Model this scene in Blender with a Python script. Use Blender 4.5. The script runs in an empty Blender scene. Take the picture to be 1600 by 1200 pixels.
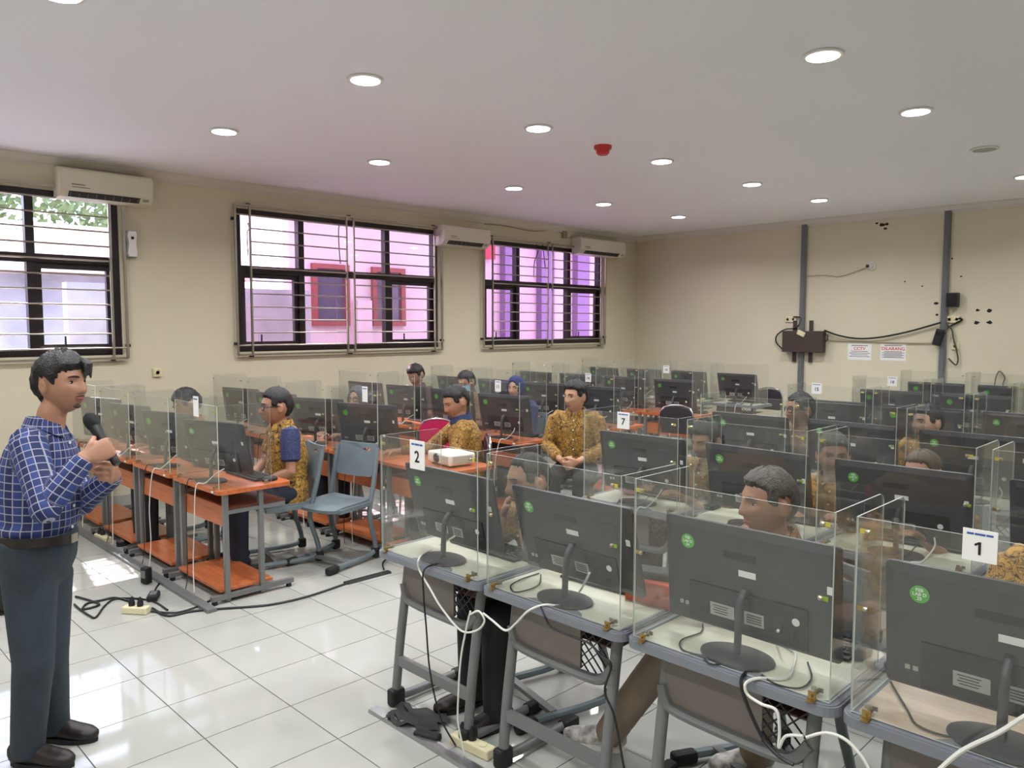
import bpy, bmesh, math, random
import numpy as np
from mathutils import Vector, Matrix

random.seed(7)
scene = bpy.context.scene
COL = scene.collection
R_ = math.radians

# ------------------------------------------------------------------ camera
F_PX, YAW, PITCH, CAM_H = 1205.5, R_(45.14), R_(4.28), 1.746
c_f = Vector((-math.sin(YAW) * math.cos(PITCH), math.cos(YAW) * math.cos(PITCH), -math.sin(PITCH)))
c_r = Vector((math.cos(YAW), math.sin(YAW), 0))
c_u = c_r.cross(c_f)
CAM = Vector((0, 0, CAM_H))
cam_d = bpy.data.cameras.new('camera')
cam_d.sensor_width = 36.0
cam_d.lens = F_PX / 1600 * 36.0
cam_d.clip_start = 0.05
cam = bpy.data.objects.new('camera', cam_d)
COL.objects.link(cam)
M = Matrix((c_r, c_u, -c_f)).transposed().to_4x4()
M.translation = CAM
cam.matrix_world = M
scene.camera = cam

# ------------------------------------------------------------------ world, sun, exposure
scene.view_settings.view_transform = 'Standard'
scene.view_settings.look = 'None'
scene.view_settings.exposure = 0.30
scene.view_settings.gamma = 1.0
scene.view_settings.use_curve_mapping = False
scene.cycles.use_denoising = True
scene.cycles.max_bounces = 10
scene.cycles.diffuse_bounces = 5
scene.cycles.glossy_bounces = 4
scene.cycles.transparent_max_bounces = 64
scene.cycles.caustics_reflective = False
scene.cycles.caustics_refractive = False
scene.cycles.sample_clamp_indirect = 6.0

world = bpy.data.worlds.new('sky')
scene.world = world
world.use_nodes = True
wn = world.node_tree
bgn = wn.nodes['Background']
bgn.inputs[0].default_value = (0.78, 0.87, 1.0, 1)
bgn.inputs[1].default_value = 6.0

sun_d = bpy.data.lights.new('sun', 'SUN')
sun_d.energy = 24.0
sun_d.angle = R_(0.6)
sun_d.color = (1.0, 0.95, 0.86)
sun = bpy.data.objects.new('sun', sun_d)
COL.objects.link(sun)
sun.rotation_euler = Vector((0.70, -0.10, -0.62)).to_track_quat('-Z', 'Y').to_euler()

WALL_X, BACK_Y, CEIL_Z = -7.95, 10.9, 3.26
RIGHT_X, FRONT_Y = 2.3, -2.6
WINS = [(-0.16, 2.60, 1.47, 2.97), (3.77, 6.53, 1.47, 3.00), (7.34, 9.98, 1.48, 2.95)]
for (y0, y1, z0, z1) in WINS:
    ld = bpy.data.lights.new('window_portal', 'AREA')
    ld.shape = 'RECTANGLE'
    ld.size, ld.size_y = (y1 - y0), (z1 - z0)
    ld.cycles.is_portal = True
    lo = bpy.data.objects.new('window_portal', ld)
    COL.objects.link(lo)
    lo.location = (WALL_X - 0.25, (y0 + y1) / 2, (z0 + z1) / 2)
    lo.rotation_euler = Vector((1, 0, 0)).to_track_quat('-Z', 'Z').to_euler()

# ------------------------------------------------------------------ pixel helpers (1600x1200 frame)
def ray(px, py):
    return (px - 800) / F_PX * c_r - (py - 600) / F_PX * c_u + c_f
def at_z(px, py, z):
    d = ray(px, py); return CAM + d * ((z - CAM_H) / d.z)
def at_x(px, py, x):
    d = ray(px, py); return CAM + d * (x / d.x)
def at_y(px, py, y):
    d = ray(px, py); return CAM + d * (y / d.y)
def at_k(px, py, k):
    return CAM + ray(px, py) * k
def to_px(P):
    d = Vector(P) - CAM; k = d.dot(c_f)
    if k < 0.05: return None
    return 800 + F_PX * d.dot(c_r) / k, 600 - F_PX * d.dot(c_u) / k, k

# ------------------------------------------------------------------ materials
def lin(c):
    return tuple(((v / 255) / 12.92 if v / 255 <= 0.04045 else ((v / 255 + 0.055) / 1.055) ** 2.4) for v in c[:3])
MATS = {}
def mat(name, rgb, rough=0.5, metal=0.0, var=0.06, scale=8.0, spec=0.5, bump=0.0, bscale=60.0, sub=0.0):
    if name in MATS: return MATS[name]
    m = bpy.data.materials.new(name); m.use_nodes = True
    nt = m.node_tree; p = nt.nodes['Principled BSDF']
    c = lin(rgb)
    tc = nt.nodes.new('ShaderNodeTexCoord')
    nz = nt.nodes.new('ShaderNodeTexNoise'); nz.inputs['Scale'].default_value = scale; nz.inputs['Detail'].default_value = 4
    nt.links.new(tc.outputs['Object'], nz.inputs['Vector'])
    rp = nt.nodes.new('ShaderNodeValToRGB')
    rp.color_ramp.elements[0].position = 0.3; rp.color_ramp.elements[1].position = 0.7
    rp.color_ramp.elements[0].color = tuple(max(0, v * (1 - var)) for v in c) + (1,)
    rp.color_ramp.elements[1].color = tuple(min(1, v * (1 + var)) for v in c) + (1,)
    nt.links.new(nz.outputs['Fac'], rp.inputs['Fac'])
    nt.links.new(rp.outputs['Color'], p.inputs['Base Color'])
    p.inputs['Roughness'].default_value = rough
    p.inputs['Metallic'].default_value = metal
    p.inputs['Specular IOR Level'].default_value = spec
    if sub:
        p.inputs['Subsurface Weight'].default_value = sub
        p.inputs['Subsurface Radius'].default_value = (0.012, 0.005, 0.003)
        p.inputs['Subsurface Scale'].default_value = 0.6
    if bump:
        n2 = nt.nodes.new('ShaderNodeTexNoise'); n2.inputs['Scale'].default_value = bscale
        nt.links.new(tc.outputs['Object'], n2.inputs['Vector'])
        b = nt.nodes.new('ShaderNodeBump'); b.inputs['Strength'].default_value = bump; b.inputs['Distance'].default_value = 0.01
        nt.links.new(n2.outputs['Fac'], b.inputs['Height']); nt.links.new(b.outputs['Normal'], p.inputs['Normal'])
    MATS[name] = m
    return m
def emit(name, rgb, s):
    if name in MATS: return MATS[name]
    m = bpy.data.materials.new(name); m.use_nodes = True
    p = m.node_tree.nodes['Principled BSDF']
    p.inputs['Base Color'].default_value = lin(rgb) + (1,)
    p.inputs['Emission Color'].default_value = lin(rgb) + (1,)
    p.inputs['Emission Strength'].default_value = s
    MATS[name] = m
    return m
def clear(name, tint, haze=0.02, f0=0.045, rough=0.02):
    """clear sheet: transparent + mirror by facing angle + a little dust"""
    m = bpy.data.materials.new(name); m.use_nodes = True
    nt = m.node_tree; nt.nodes.clear()
    out = nt.nodes.new('ShaderNodeOutputMaterial')
    tr = nt.nodes.new('ShaderNodeBsdfTransparent'); tr.inputs[0].default_value = tuple(tint) + (1,)
    gl = nt.nodes.new('ShaderNodeBsdfGlossy'); gl.inputs['Roughness'].default_value = rough
    df = nt.nodes.new('ShaderNodeBsdfDiffuse'); df.inputs[0].default_value = (0.75, 0.75, 0.72, 1)
    lw = nt.nodes.new('ShaderNodeLayerWeight'); lw.inputs[0].default_value = 0.5
    pw = nt.nodes.new('ShaderNodeMath'); pw.operation = 'POWER'; pw.inputs[1].default_value = 4.0
    ml = nt.nodes.new('ShaderNodeMath'); ml.operation = 'MULTIPLY_ADD'; ml.inputs[1].default_value = 0.75; ml.inputs[2].default_value = f0
    nt.links.new(lw.outputs['Facing'], pw.inputs[0]); nt.links.new(pw.outputs[0], ml.inputs[0])
    m1 = nt.nodes.new('ShaderNodeMixShader'); m1.inputs[0].default_value = haze
    nt.links.new(tr.outputs[0], m1.inputs[1]); nt.links.new(df.outputs[0], m1.inputs[2])
    m2 = nt.nodes.new('ShaderNodeMixShader')
    nt.links.new(ml.outputs[0], m2.inputs[0]); nt.links.new(m1.outputs[0], m2.inputs[1]); nt.links.new(gl.outputs[0], m2.inputs[2])
    nt.links.new(m2.outputs[0], out.inputs[0])
    MATS[name] = m
    return m
def wood(name, a, b, rough=0.35, sx=1.5, sy=14.0):
    m = bpy.data.materials.new(name); m.use_nodes = True
    nt = m.node_tree; p = nt.nodes['Principled BSDF']
    tc = nt.nodes.new('ShaderNodeTexCoord'); mp = nt.nodes.new('ShaderNodeMapping')
    mp.inputs['Scale'].default_value = (sx, sy, sy)
    nz = nt.nodes.new('ShaderNodeTexNoise'); nz.inputs['Scale'].default_value = 3.0; nz.inputs['Detail'].default_value = 6; nz.inputs['Distortion'].default_value = 0.6
    rp = nt.nodes.new('ShaderNodeValToRGB')
    rp.color_ramp.elements[0].position = 0.32; rp.color_ramp.elements[1].position = 0.68
    rp.color_ramp.elements[0].color = lin(a) + (1,); rp.color_ramp.elements[1].color = lin(b) + (1,)
    nt.links.new(tc.outputs['Object'], mp.inputs[0]); nt.links.new(mp.outputs[0], nz.inputs['Vector'])
    nt.links.new(nz.outputs['Fac'], rp.inputs['Fac']); nt.links.new(rp.outputs[0], p.inputs['Base Color'])
    p.inputs['Roughness'].default_value = rough
    MATS[name] = m
    return m
def batik(name, dark, mid, light, scale=26.0):
    m = bpy.data.materials.new(name); m.use_nodes = True
    nt = m.node_tree; p = nt.nodes['Principled BSDF']
    tc = nt.nodes.new('ShaderNodeTexCoord')
    nz = nt.nodes.new('ShaderNodeTexNoise'); nz.inputs['Scale'].default_value = scale * 0.5; nz.inputs['Detail'].default_value = 3
    mx = nt.nodes.new('ShaderNodeMix'); mx.data_type = 'VECTOR'; mx.inputs[0].default_value = 0.12
    nt.links.new(tc.outputs['Object'], nz.inputs['Vector'])
    nt.links.new(tc.outputs['Object'], mx.inputs[4]); nt.links.new(nz.outputs['Color'], mx.inputs[5])
    wv = nt.nodes.new('ShaderNodeTexVoronoi'); wv.feature = 'DISTANCE_TO_EDGE'; wv.inputs['Scale'].default_value = scale
    nt.links.new(mx.outputs[1], wv.inputs['Vector'])
    n2 = nt.nodes.new('ShaderNodeTexNoise'); n2.inputs['Scale'].default_value = scale * 1.3; n2.inputs['Detail'].default_value = 5; n2.inputs['Distortion'].default_value = 1.5
    nt.links.new(tc.outputs['Object'], n2.inputs['Vector'])
    ad = nt.nodes.new('ShaderNodeMath'); ad.operation = 'MULTIPLY_ADD'; ad.inputs[1].default_value = 1.4
    nt.links.new(wv.outputs['Distance'], ad.inputs[0]); nt.links.new(n2.outputs['Fac'], ad.inputs[2])
    rp = nt.nodes.new('ShaderNodeValToRGB'); e = rp.color_ramp.elements
    e[0].position = 0.47; e[0].color = lin(dark) + (1,)
    e[1].position = 0.85; e[1].color = lin(light) + (1,)
    k = e.new(0.56); k.color = lin(mid) + (1,)
    k = e.new(0.66); k.color = lin(light) + (1,)
    k = e.new(0.74); k.color = lin(dark) + (1,)
    nt.links.new(ad.outputs[0], rp.inputs['Fac']); nt.links.new(rp.outputs[0], p.inputs['Base Color'])
    p.inputs['Roughness'].default_value = 0.75
    MATS[name] = m
    return m
def plaid(name):
    m = bpy.data.materials.new(name); m.use_nodes = True
    nt = m.node_tree; p = nt.nodes['Principled BSDF']
    at = nt.nodes.new('ShaderNodeAttribute'); at.attribute_name = 'cloth'
    sp = nt.nodes.new('ShaderNodeSeparateXYZ'); nt.links.new(at.outputs['Vector'], sp.inputs[0])
    def lines(sock, period, width):
        a = nt.nodes.new('ShaderNodeMath'); a.operation = 'DIVIDE'; a.inputs[1].default_value = period
        nt.links.new(sock, a.inputs[0])
        b = nt.nodes.new('ShaderNodeMath'); b.operation = 'FRACT'; nt.links.new(a.outputs[0], b.inputs[0])
        c = nt.nodes.new('ShaderNodeMath'); c.operation = 'LESS_THAN'; c.inputs[1].default_value = width / period
        nt.links.new(b.outputs[0], c.inputs[0]); return c.outputs[0]
    def mixc(f, a_sock, b):
        mx = nt.nodes.new('ShaderNodeMix'); mx.data_type = 'RGBA'
        nt.links.new(f, mx.inputs[0])
        if isinstance(a_sock, tuple): mx.inputs[6].default_value = a_sock
        else: nt.links.new(a_sock, mx.inputs[6])
        mx.inputs[7].default_value = b
        return mx.outputs[2]
    navy = lin((34, 44, 92)) + (1,); blue = lin((52, 70, 132)) + (1,); white = lin((196, 196, 206)) + (1,)
    w1 = lines(sp.outputs[0], 0.06, 0.03); c = mixc(w1, navy, blue)
    w2 = lines(sp.outputs[1], 0.06, 0.03)
    mx = nt.nodes.new('ShaderNodeMix'); mx.data_type = 'RGBA'
    hf = nt.nodes.new('ShaderNodeMath'); hf.operation = 'MULTIPLY'; hf.inputs[1].default_value = 0.5
    nt.links.new(w2, hf.inputs[0]); nt.links.new(hf.outputs[0], mx.inputs[0]); nt.links.new(c, mx.inputs[6]); mx.inputs[7].default_value = navy
    c = mx.outputs[2]
    l1 = lines(sp.outputs[0], 0.030, 0.0036); l2 = lines(sp.outputs[1], 0.030, 0.0036)
    mm = nt.nodes.new('ShaderNodeMath'); mm.operation = 'MAXIMUM'; nt.links.new(l1, mm.inputs[0]); nt.links.new(l2, mm.inputs[1])
    h2 = nt.nodes.new('ShaderNodeMath'); h2.operation = 'MULTIPLY'; h2.inputs[1].default_value = 0.62; nt.links.new(mm.outputs[0], h2.inputs[0])
    c = mixc(h2.outputs[0], c, white)
    nt.links.new(c, p.inputs['Base Color']); p.inputs['Roughness'].default_value = 0.8
    MATS[name] = m
    return m

wall_m = mat('cream_paint', (214, 207, 182), 0.6, var=0.025, scale=1.2, bump=0.03, bscale=120)
ceil_m = mat('white_ceiling', (242, 241, 248), 0.55, var=0.01, scale=0.8)  # white with a cool tint; lavender window light put into the colour
cornice_m = mat('cornice_white', (216, 210, 202), 0.5, var=0.01)
grout_m = mat('grout', (104, 104, 98), 0.8)
tile_m = mat('tile_glaze', (176, 177, 171), 0.05, var=0.03, scale=2.2, spec=0.5)
frame_m = mat('window_dark', (34, 24, 28), 0.35)
steel_m = mat('steel', (178, 172, 158), 0.3, 0.85)
chrome_m = mat('chrome', (205, 205, 208), 0.15, 1.0)
grey_m = mat('grey_metal', (116, 118, 118), 0.42, 0.15, var=0.04)
greyrim_m = mat('grey_rim', (122, 126, 134), 0.5, var=0.05)
black_m = mat('black_plastic', (22, 22, 24), 0.45)
rubber_m = mat('black_rubber', (28, 28, 30), 0.7)
aio_m = mat('charcoal_shell', (57, 57, 61), 0.38, var=0.04, scale=3)
aio_d = mat('black_gloss', (24, 24, 26), 0.25)
screen_m = mat('screen_glass', (12, 12, 16), 0.12)
white_m = mat('white_paper', (236, 236, 234), 0.6, var=0.02)
label_m = mat('spec_label', (176, 176, 172), 0.5, var=0.02)
ink_m = mat('ink_black', (24, 24, 26), 0.7)
green_m = mat('green_sticker', (84, 178, 62), 0.5, var=0.02)
blue_m = mat('blue_ink', (50, 84, 168), 0.6)
red_m = mat('red_ink', (206, 34, 40), 0.6)
creamtop_m = wood('cream_laminate', (212, 212, 190), (224, 223, 204), 0.32, 2, 8)
pinktop_m = wood('oak_laminate', (196, 172, 148), (214, 194, 168), 0.35, 2, 12)
orange_m = wood('orange_wood', (172, 90, 50), (202, 116, 70), 0.3)
brown_m = wood('brown_board', (104, 58, 42), (126, 72, 52), 0.4)
modesty_m = mat('taupe_panel', (118, 110, 104), 0.45, var=0.04)
chairgrey_m = mat('chair_grey', (108, 120, 126), 0.45, var=0.04)
magenta_m = mat('magenta_fabric', (190, 22, 84), 0.7, var=0.08, scale=30)
acbody_m = mat('ac_cream', (218, 214, 192), 0.4, var=0.015)
acbody2_m = mat('ac_white', (224, 220, 208), 0.35, var=0.015)
whitecab_m = mat('white_cable', (224, 224, 218), 0.5)
brass_m = mat('brass', (166, 142, 92), 0.35, 0.8)
yel_m = mat('yellow_tab', (188, 178, 74), 0.5)
grn_tab_m = mat('lime_tab', (132, 160, 62), 0.5)
ivory_m = mat('ivory_socket', (222, 214, 178), 0.5)
acryl_m = clear('acrylic', (0.97, 0.98, 0.975), haze=0.022)
acryledge_m = mat('acrylic_edge', (196, 204, 198), 0.25, var=0.03)
glass1_m = clear('window_glass_clear', (0.88, 0.87, 0.95), haze=0.0, f0=0.05)
glass2_m = clear('window_glass_pink', (0.88, 0.75, 0.86), haze=0.0, f0=0.06)
glass3_m = clear('window_glass_purple', (0.84, 0.66, 0.82), haze=0.0, f0=0.06)
alu_m = mat('aluminium', (186, 190, 192), 0.28, 0.9)

# ------------------------------------------------------------------ mesh builder
class MB:
    def __init__(s): s.v = []; s.f = []; s.mi = []
    def add(s, vs, fs, mi=0):
        o = len(s.v); s.v += [tuple(v) for v in vs]
        for f in fs: s.f.append(tuple(o + i for i in f)); s.mi.append(mi)
    def box(s, c, d, mi=0, rot=None):
        hx, hy, hz = d[0] / 2, d[1] / 2, d[2] / 2
        vs = [Vector((x, y, z)) for x in (-hx, hx) for y in (-hy, hy) for z in (-hz, hz)]
        if rot is not None: vs = [rot @ v for v in vs]
        c = Vector(c); vs = [v + c for v in vs]
        s.add(vs, [(0, 1, 3, 2), (4, 6, 7, 5), (0, 4, 5, 1), (2, 3, 7, 6), (0, 2, 6, 4), (1, 5, 7, 3)], mi)
        return s
    def rbox(s, c, d, r=0.005, mi=0, rot=None, seg=2):
        bm = bmesh.new(); bmesh.ops.create_cube(bm, size=1)
        bmesh.ops.scale(bm, vec=Vector(d), verts=bm.verts)
        r = min(r, 0.49 * min(d))
        bmesh.ops.bevel(bm, geom=list(bm.edges), offset=r, segments=seg, profile=0.5, affect='EDGES')
        bm.verts.index_update(); vs = [v.co.copy() for v in bm.verts]
        if rot is not None: vs = [rot @ v for v in vs]
        c = Vector(c)
        s.add([v + c for v in vs], [tuple(v.index for v in f.verts) for f in bm.faces], mi); bm.free()
        return s
    def tube(s, pts, r, n=8, mi=0, cap=True):
        pts = [Vector(p) for p in pts]
        rr = r if isinstance(r, (list, tuple)) else [r] * len(pts)
        t0 = (pts[1] - pts[0]).normalized()
        a = t0.orthogonal().normalized(); rings = []
        vs = []
        for i, p in enumerate(pts):
            if i == 0: t = t0
            elif i == len(pts) - 1: t = (pts[i] - pts[i - 1]).normalized()
            else: t = ((pts[i + 1] - pts[i]).normalized() + (pts[i] - pts[i - 1]).normalized()).normalized()
            a = (a - t * a.dot(t))
            a = a.normalized() if a.length > 1e-6 else t.orthogonal().normalized()
            b = t.cross(a)
            for k in range(n):
                w = 2 * math.pi * k / n
                vs.append(p + (a * math.cos(w) + b * math.sin(w)) * rr[i])
        fs = []
        for i in range(len(pts) - 1):
            for k in range(n):
                k2 = (k + 1) % n
                fs.append((i * n + k, i * n + k2, (i + 1) * n + k2, (i + 1) * n + k))
        if cap:
            fs.append(tuple(reversed(range(n)))); o = (len(pts) - 1) * n; fs.append(tuple(range(o, o + n)))
        s.add(vs, fs, mi)
        return s
    def bar(s, p0, p1, w, h, mi=0):
        """rectangular bar from p0 to p1"""
        p0, p1 = Vector(p0), Vector(p1); t = (p1 - p0); L = t.length; t.normalize()
        up = Vector((0, 0, 1)) if abs(t.z) < 0.95 else Vector((0, 1, 0))
        a = t.cross(up).normalized(); b = a.cross(t)
        rot = Matrix((t, a, b)).transposed()
        return s.box((p0 + p1) / 2, (L, w, h), mi, rot)
    def prism(s, outline, axis, a0, a1, mi=0, mi_side=None):
        """outline: 2D points; axis 'x','y','z' extrusion from a0 to a1"""
        n = len(outline)
        def mk(u, v, a):
            return {'x': (a, u, v), 'y': (u, a, v), 'z': (u, v, a)}[axis]
        vs = [mk(u, v, a0) for u, v in outline] + [mk(u, v, a1) for u, v in outline]
        ms = mi if mi_side is None else mi_side
        s.add(vs, [tuple(reversed(range(n))), tuple(range(n, 2 * n))], mi)
        o = len(s.v) - 2 * n
        for k in range(n):
            k2 = (k + 1) % n
            s.f.append((o + k, o + k2, o + n + k2, o + n + k)); s.mi.append(ms)
        return s
    def lathe(s, prof, c=(0, 0, 0), n=20, mi=0, sx=1.0, sy=1.0, rot=None):
        vs = []; c = Vector(c)
        for r, z in prof:
            for k in range(n):
                w = 2 * math.pi * k / n
                v = Vector((r * math.cos(w) * sx, r * math.sin(w) * sy, z))
                vs.append((rot @ v if rot is not None else v) + c)
        fs = []
        for i in range(len(prof) - 1):
            for k in range(n):
                k2 = (k + 1) % n
                fs.append((i * n + k, i * n + k2, (i + 1) * n + k2, (i + 1) * n + k))
        fs.append(tuple(reversed(range(n)))); o = (len(prof) - 1) * n; fs.append(tuple(range(o, o + n)))
        s.add(vs, fs, mi)
        return s
    def mesh(s, name, mats, smooth=False):
        me = bpy.data.meshes.new(name)
        me.from_pydata(s.v, [], s.f)
        for m in (mats if isinstance(mats, (list, tuple)) else [mats]): me.materials.append(m)
        me.polygons.foreach_set('material_index', s.mi)
        if smooth:
            me.polygons.foreach_set('use_smooth', [True] * len(s.f))
        me.update()
        bm = bmesh.new(); bm.from_mesh(me); bmesh.ops.recalc_face_normals(bm, faces=bm.faces)
        if smooth:
            for e in bm.edges:
                if len(e.link_faces) == 2 and e.calc_face_angle(0) > R_(38): e.smooth = False
        bm.to_mesh(me); bm.free()
        return me
    def build(s, name, mats, parent=None, smooth=False):
        return link(name, s.mesh(name, mats, smooth), parent)
def link(name, data, parent=None):
    o = bpy.data.objects.new(name, data); COL.objects.link(o)
    if parent is not None: o.parent = parent
    return o
def empty(name, loc=(0, 0, 0), rz=0.0, parent=None):
    o = bpy.data.objects.new(name, None); o.empty_display_size = 0.1
    COL.objects.link(o); o.location = loc; o.rotation_euler = (0, 0, rz)
    if parent is not None: o.parent = parent
    return o
def tag(o, label=None, cat=None, group=None, kind=None):
    if label: o['label'] = label
    if cat: o['category'] = cat
    if group: o['group'] = group
    if kind: o['kind'] = kind
    return o
def copy_tree(o, parent=None, skip=()):
    c = o.copy(); COL.objects.link(c); c.parent = parent
    for ch in CH[o.name]:
        if ch.name.split('.')[0] in skip: continue
        copy_tree(ch, c, skip)
    return c
CH = {}
def remember(root):
    """child lists of a template"""
    def rec(o):
        CH[o.name] = [k for k in ALL_CH.get(o.name, [])]
        for k in CH[o.name]: rec(k)
    ALL_CH = {}
    for ob in bpy.data.objects:
        if ob.parent is not None: ALL_CH.setdefault(ob.parent.name, []).append(ob)
    rec(root)
def text_mesh(body, size, depth=0.0008, align='CENTER', spacing=0.85):
    cu = bpy.data.curves.new('lettering', 'FONT')
    cu.body = body; cu.size = size; cu.align_x = align; cu.align_y = 'CENTER'; cu.extrude = depth; cu.space_line = spacing
    cu.offset = size * 0.012
    o = bpy.data.objects.new('tmp', cu); COL.objects.link(o)
    dg = bpy.context.evaluated_depsgraph_get(); dg.update()
    me = bpy.data.meshes.new_from_object(o.evaluated_get(dg))
    bpy.data.objects.remove(o); bpy.data.curves.remove(cu)
    return me
TXT = {}
def lettering(body, size, m, parent, loc, rot, spacing=0.85):
    key = (body, size, m.name)
    if key not in TXT:
        me = text_mesh(body, size, spacing=spacing); me.materials.clear(); me.materials.append(m); TXT[key] = me
    o = link('lettering', TXT[key], parent); o.location = loc; o.rotation_euler = rot
    return o
def smooth_path(pts, n=6):
    pts = [Vector(p) for p in pts]; out = []
    P = [pts[0]] + pts + [pts[-1]]
    for i in range(1, len(P) - 2):
        p0, p1, p2, p3 = P[i - 1], P[i], P[i + 1], P[i + 2]
        for k in range(n):
            t = k / n
            out.append(0.5 * ((2 * p1) + (p2 - p0) * t + (2 * p0 - 5 * p1 + 4 * p2 - p3) * t * t + (3 * p1 - p0 - 3 * p2 + p3) * t ** 3))
    out.append(pts[-1]); return out
def cable(name, pts, r, m, label, cat='cable', group=None, n=6):
    o = MB().tube(smooth_path(pts, 7), r, n).build(name, m, smooth=True)
    return tag(o, label, cat, group)

# ------------------------------------------------------------------ structure: floor of tiles
fl = MB().box(((WALL_X + RIGHT_X) / 2, (FRONT_Y + BACK_Y) / 2, -0.054), (RIGHT_X - WALL_X, BACK_Y - FRONT_Y, 0.1)).build('floor', grout_m)
tag(fl, 'glossy off-white ceramic tile floor with dark joints', kind='structure')
TX0, TY0, TS = -3.157, 1.3007, 0.4
tm = MB().box((0, 0, -0.006), (TS - 0.005, TS - 0.005, 0.012))
tile_me = tm.mesh('tile', tile_m)
near, rest = [], []
for i in range(-14, 16):
    for j in range(-12, 26):
        x, y = TX0 + (i + 0.5) * TS, TY0 + (j + 0.5) * TS
        if x < WALL_X - 0.2 or x > RIGHT_X or y < FRONT_Y or y > BACK_Y: continue
        q = to_px((x, y, 0))
        if q and -120 < q[0] < 1720 and q[1] < 1330: near.append((q[2], x, y))
        else: rest.append((x, y))
near.sort()
for k, x, y in near[:300]:
    o = link('tile', tile_me, fl); o.location = (x, y, 0)
fm = MB()
for x, y in [(a, b) for _, a, b in near[300:]] + rest:
    h = (TS - 0.005) / 2
    fm.add([(x - h, y - h, 0), (x + h, y - h, 0), (x + h, y + h, 0), (x - h, y + h, 0)], [(0, 1, 2, 3)])
tag(fm.build('tile_field', tile_m, fl), kind='stuff')

# ceiling, walls
tag(MB().box(((WALL_X + RIGHT_X) / 2, (FRONT_Y + BACK_Y) / 2, CEIL_Z + 0.06), (RIGHT_X - WALL_X + 0.4, BACK_Y - FRONT_Y + 0.4, 0.12)).build('ceiling', ceil_m), 'plain white plaster ceiling', kind='structure')
lw = MB()
T = 0.16; xc = WALL_X - T / 2
ys = FRONT_Y - 0.2
for (y0, y1, z0, z1) in WINS:
    lw.box((xc, (ys + y0) / 2, CEIL_Z / 2), (T, y0 - ys, CEIL_Z))
    lw.box((xc, (y0 + y1) / 2, z0 / 2), (T, y1 - y0, z0))
    lw.box((xc, (y0 + y1) / 2, (z1 + CEIL_Z) / 2), (T, y1 - y0, CEIL_Z - z1))
    ys = y1
lw.box((xc, (ys + BACK_Y + 0.2) / 2, CEIL_Z / 2), (T, BACK_Y + 0.2 - ys, CEIL_Z))
tag(lw.build('wall_left', wall_m), 'cream wall with three barred windows', kind='structure')
tag(MB().box(((WALL_X + RIGHT_X) / 2, BACK_Y + 0.08, CEIL_Z / 2), (RIGHT_X - WALL_X, 0.16, CEIL_Z)).build('wall_back', wall_m), 'cream back wall with two conduits', kind='structure')
tag(MB().box((RIGHT_X + 0.08, (FRONT_Y + BACK_Y) / 2, CEIL_Z / 2), (0.16, BACK_Y - FRONT_Y + 0.32, CEIL_Z)).build('wall_right', wall_m), 'cream side wall', kind='structure')
tag(MB().box(((WALL_X + RIGHT_X) / 2, FRONT_Y - 0.08, CEIL_Z / 2), (RIGHT_X - WALL_X, 0.16, CEIL_Z)).build('wall_front', wall_m), 'cream front wall', kind='structure')
cor = [(0, 0), (0, -0.085), (0.012, -0.085), (0.018, -0.07), (0.045, -0.055), (0.07, -0.03), (0.085, -0.012), (0.1, -0.01), (0.1, 0)]
tag(MB().prism([(WALL_X + a, CEIL_Z + b) for a, b in cor], 'y', FRONT_Y, BACK_Y).build('trim_1', cornice_m), 'white plaster cornice above the window wall', kind='structure')
tag(MB().prism([(BACK_Y - a, CEIL_Z + b) for a, b in cor], 'x', WALL_X, RIGHT_X).build('trim_2', cornice_m), 'white plaster cornice above the back wall', kind='structure')
tag(MB().box((WALL_X + 0.006, (FRONT_Y + BACK_Y) / 2, 0.05), (0.012, BACK_Y - FRONT_Y, 0.1)).build('baseboard_left', tile_m), 'pale tile skirting', kind='structure')
tag(MB().box(((WALL_X + RIGHT_X) / 2, BACK_Y - 0.006, 0.05), (RIGHT_X - WALL_X, 0.012, 0.1)).build('baseboard_back', tile_m), 'pale tile skirting', kind='structure')

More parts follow.
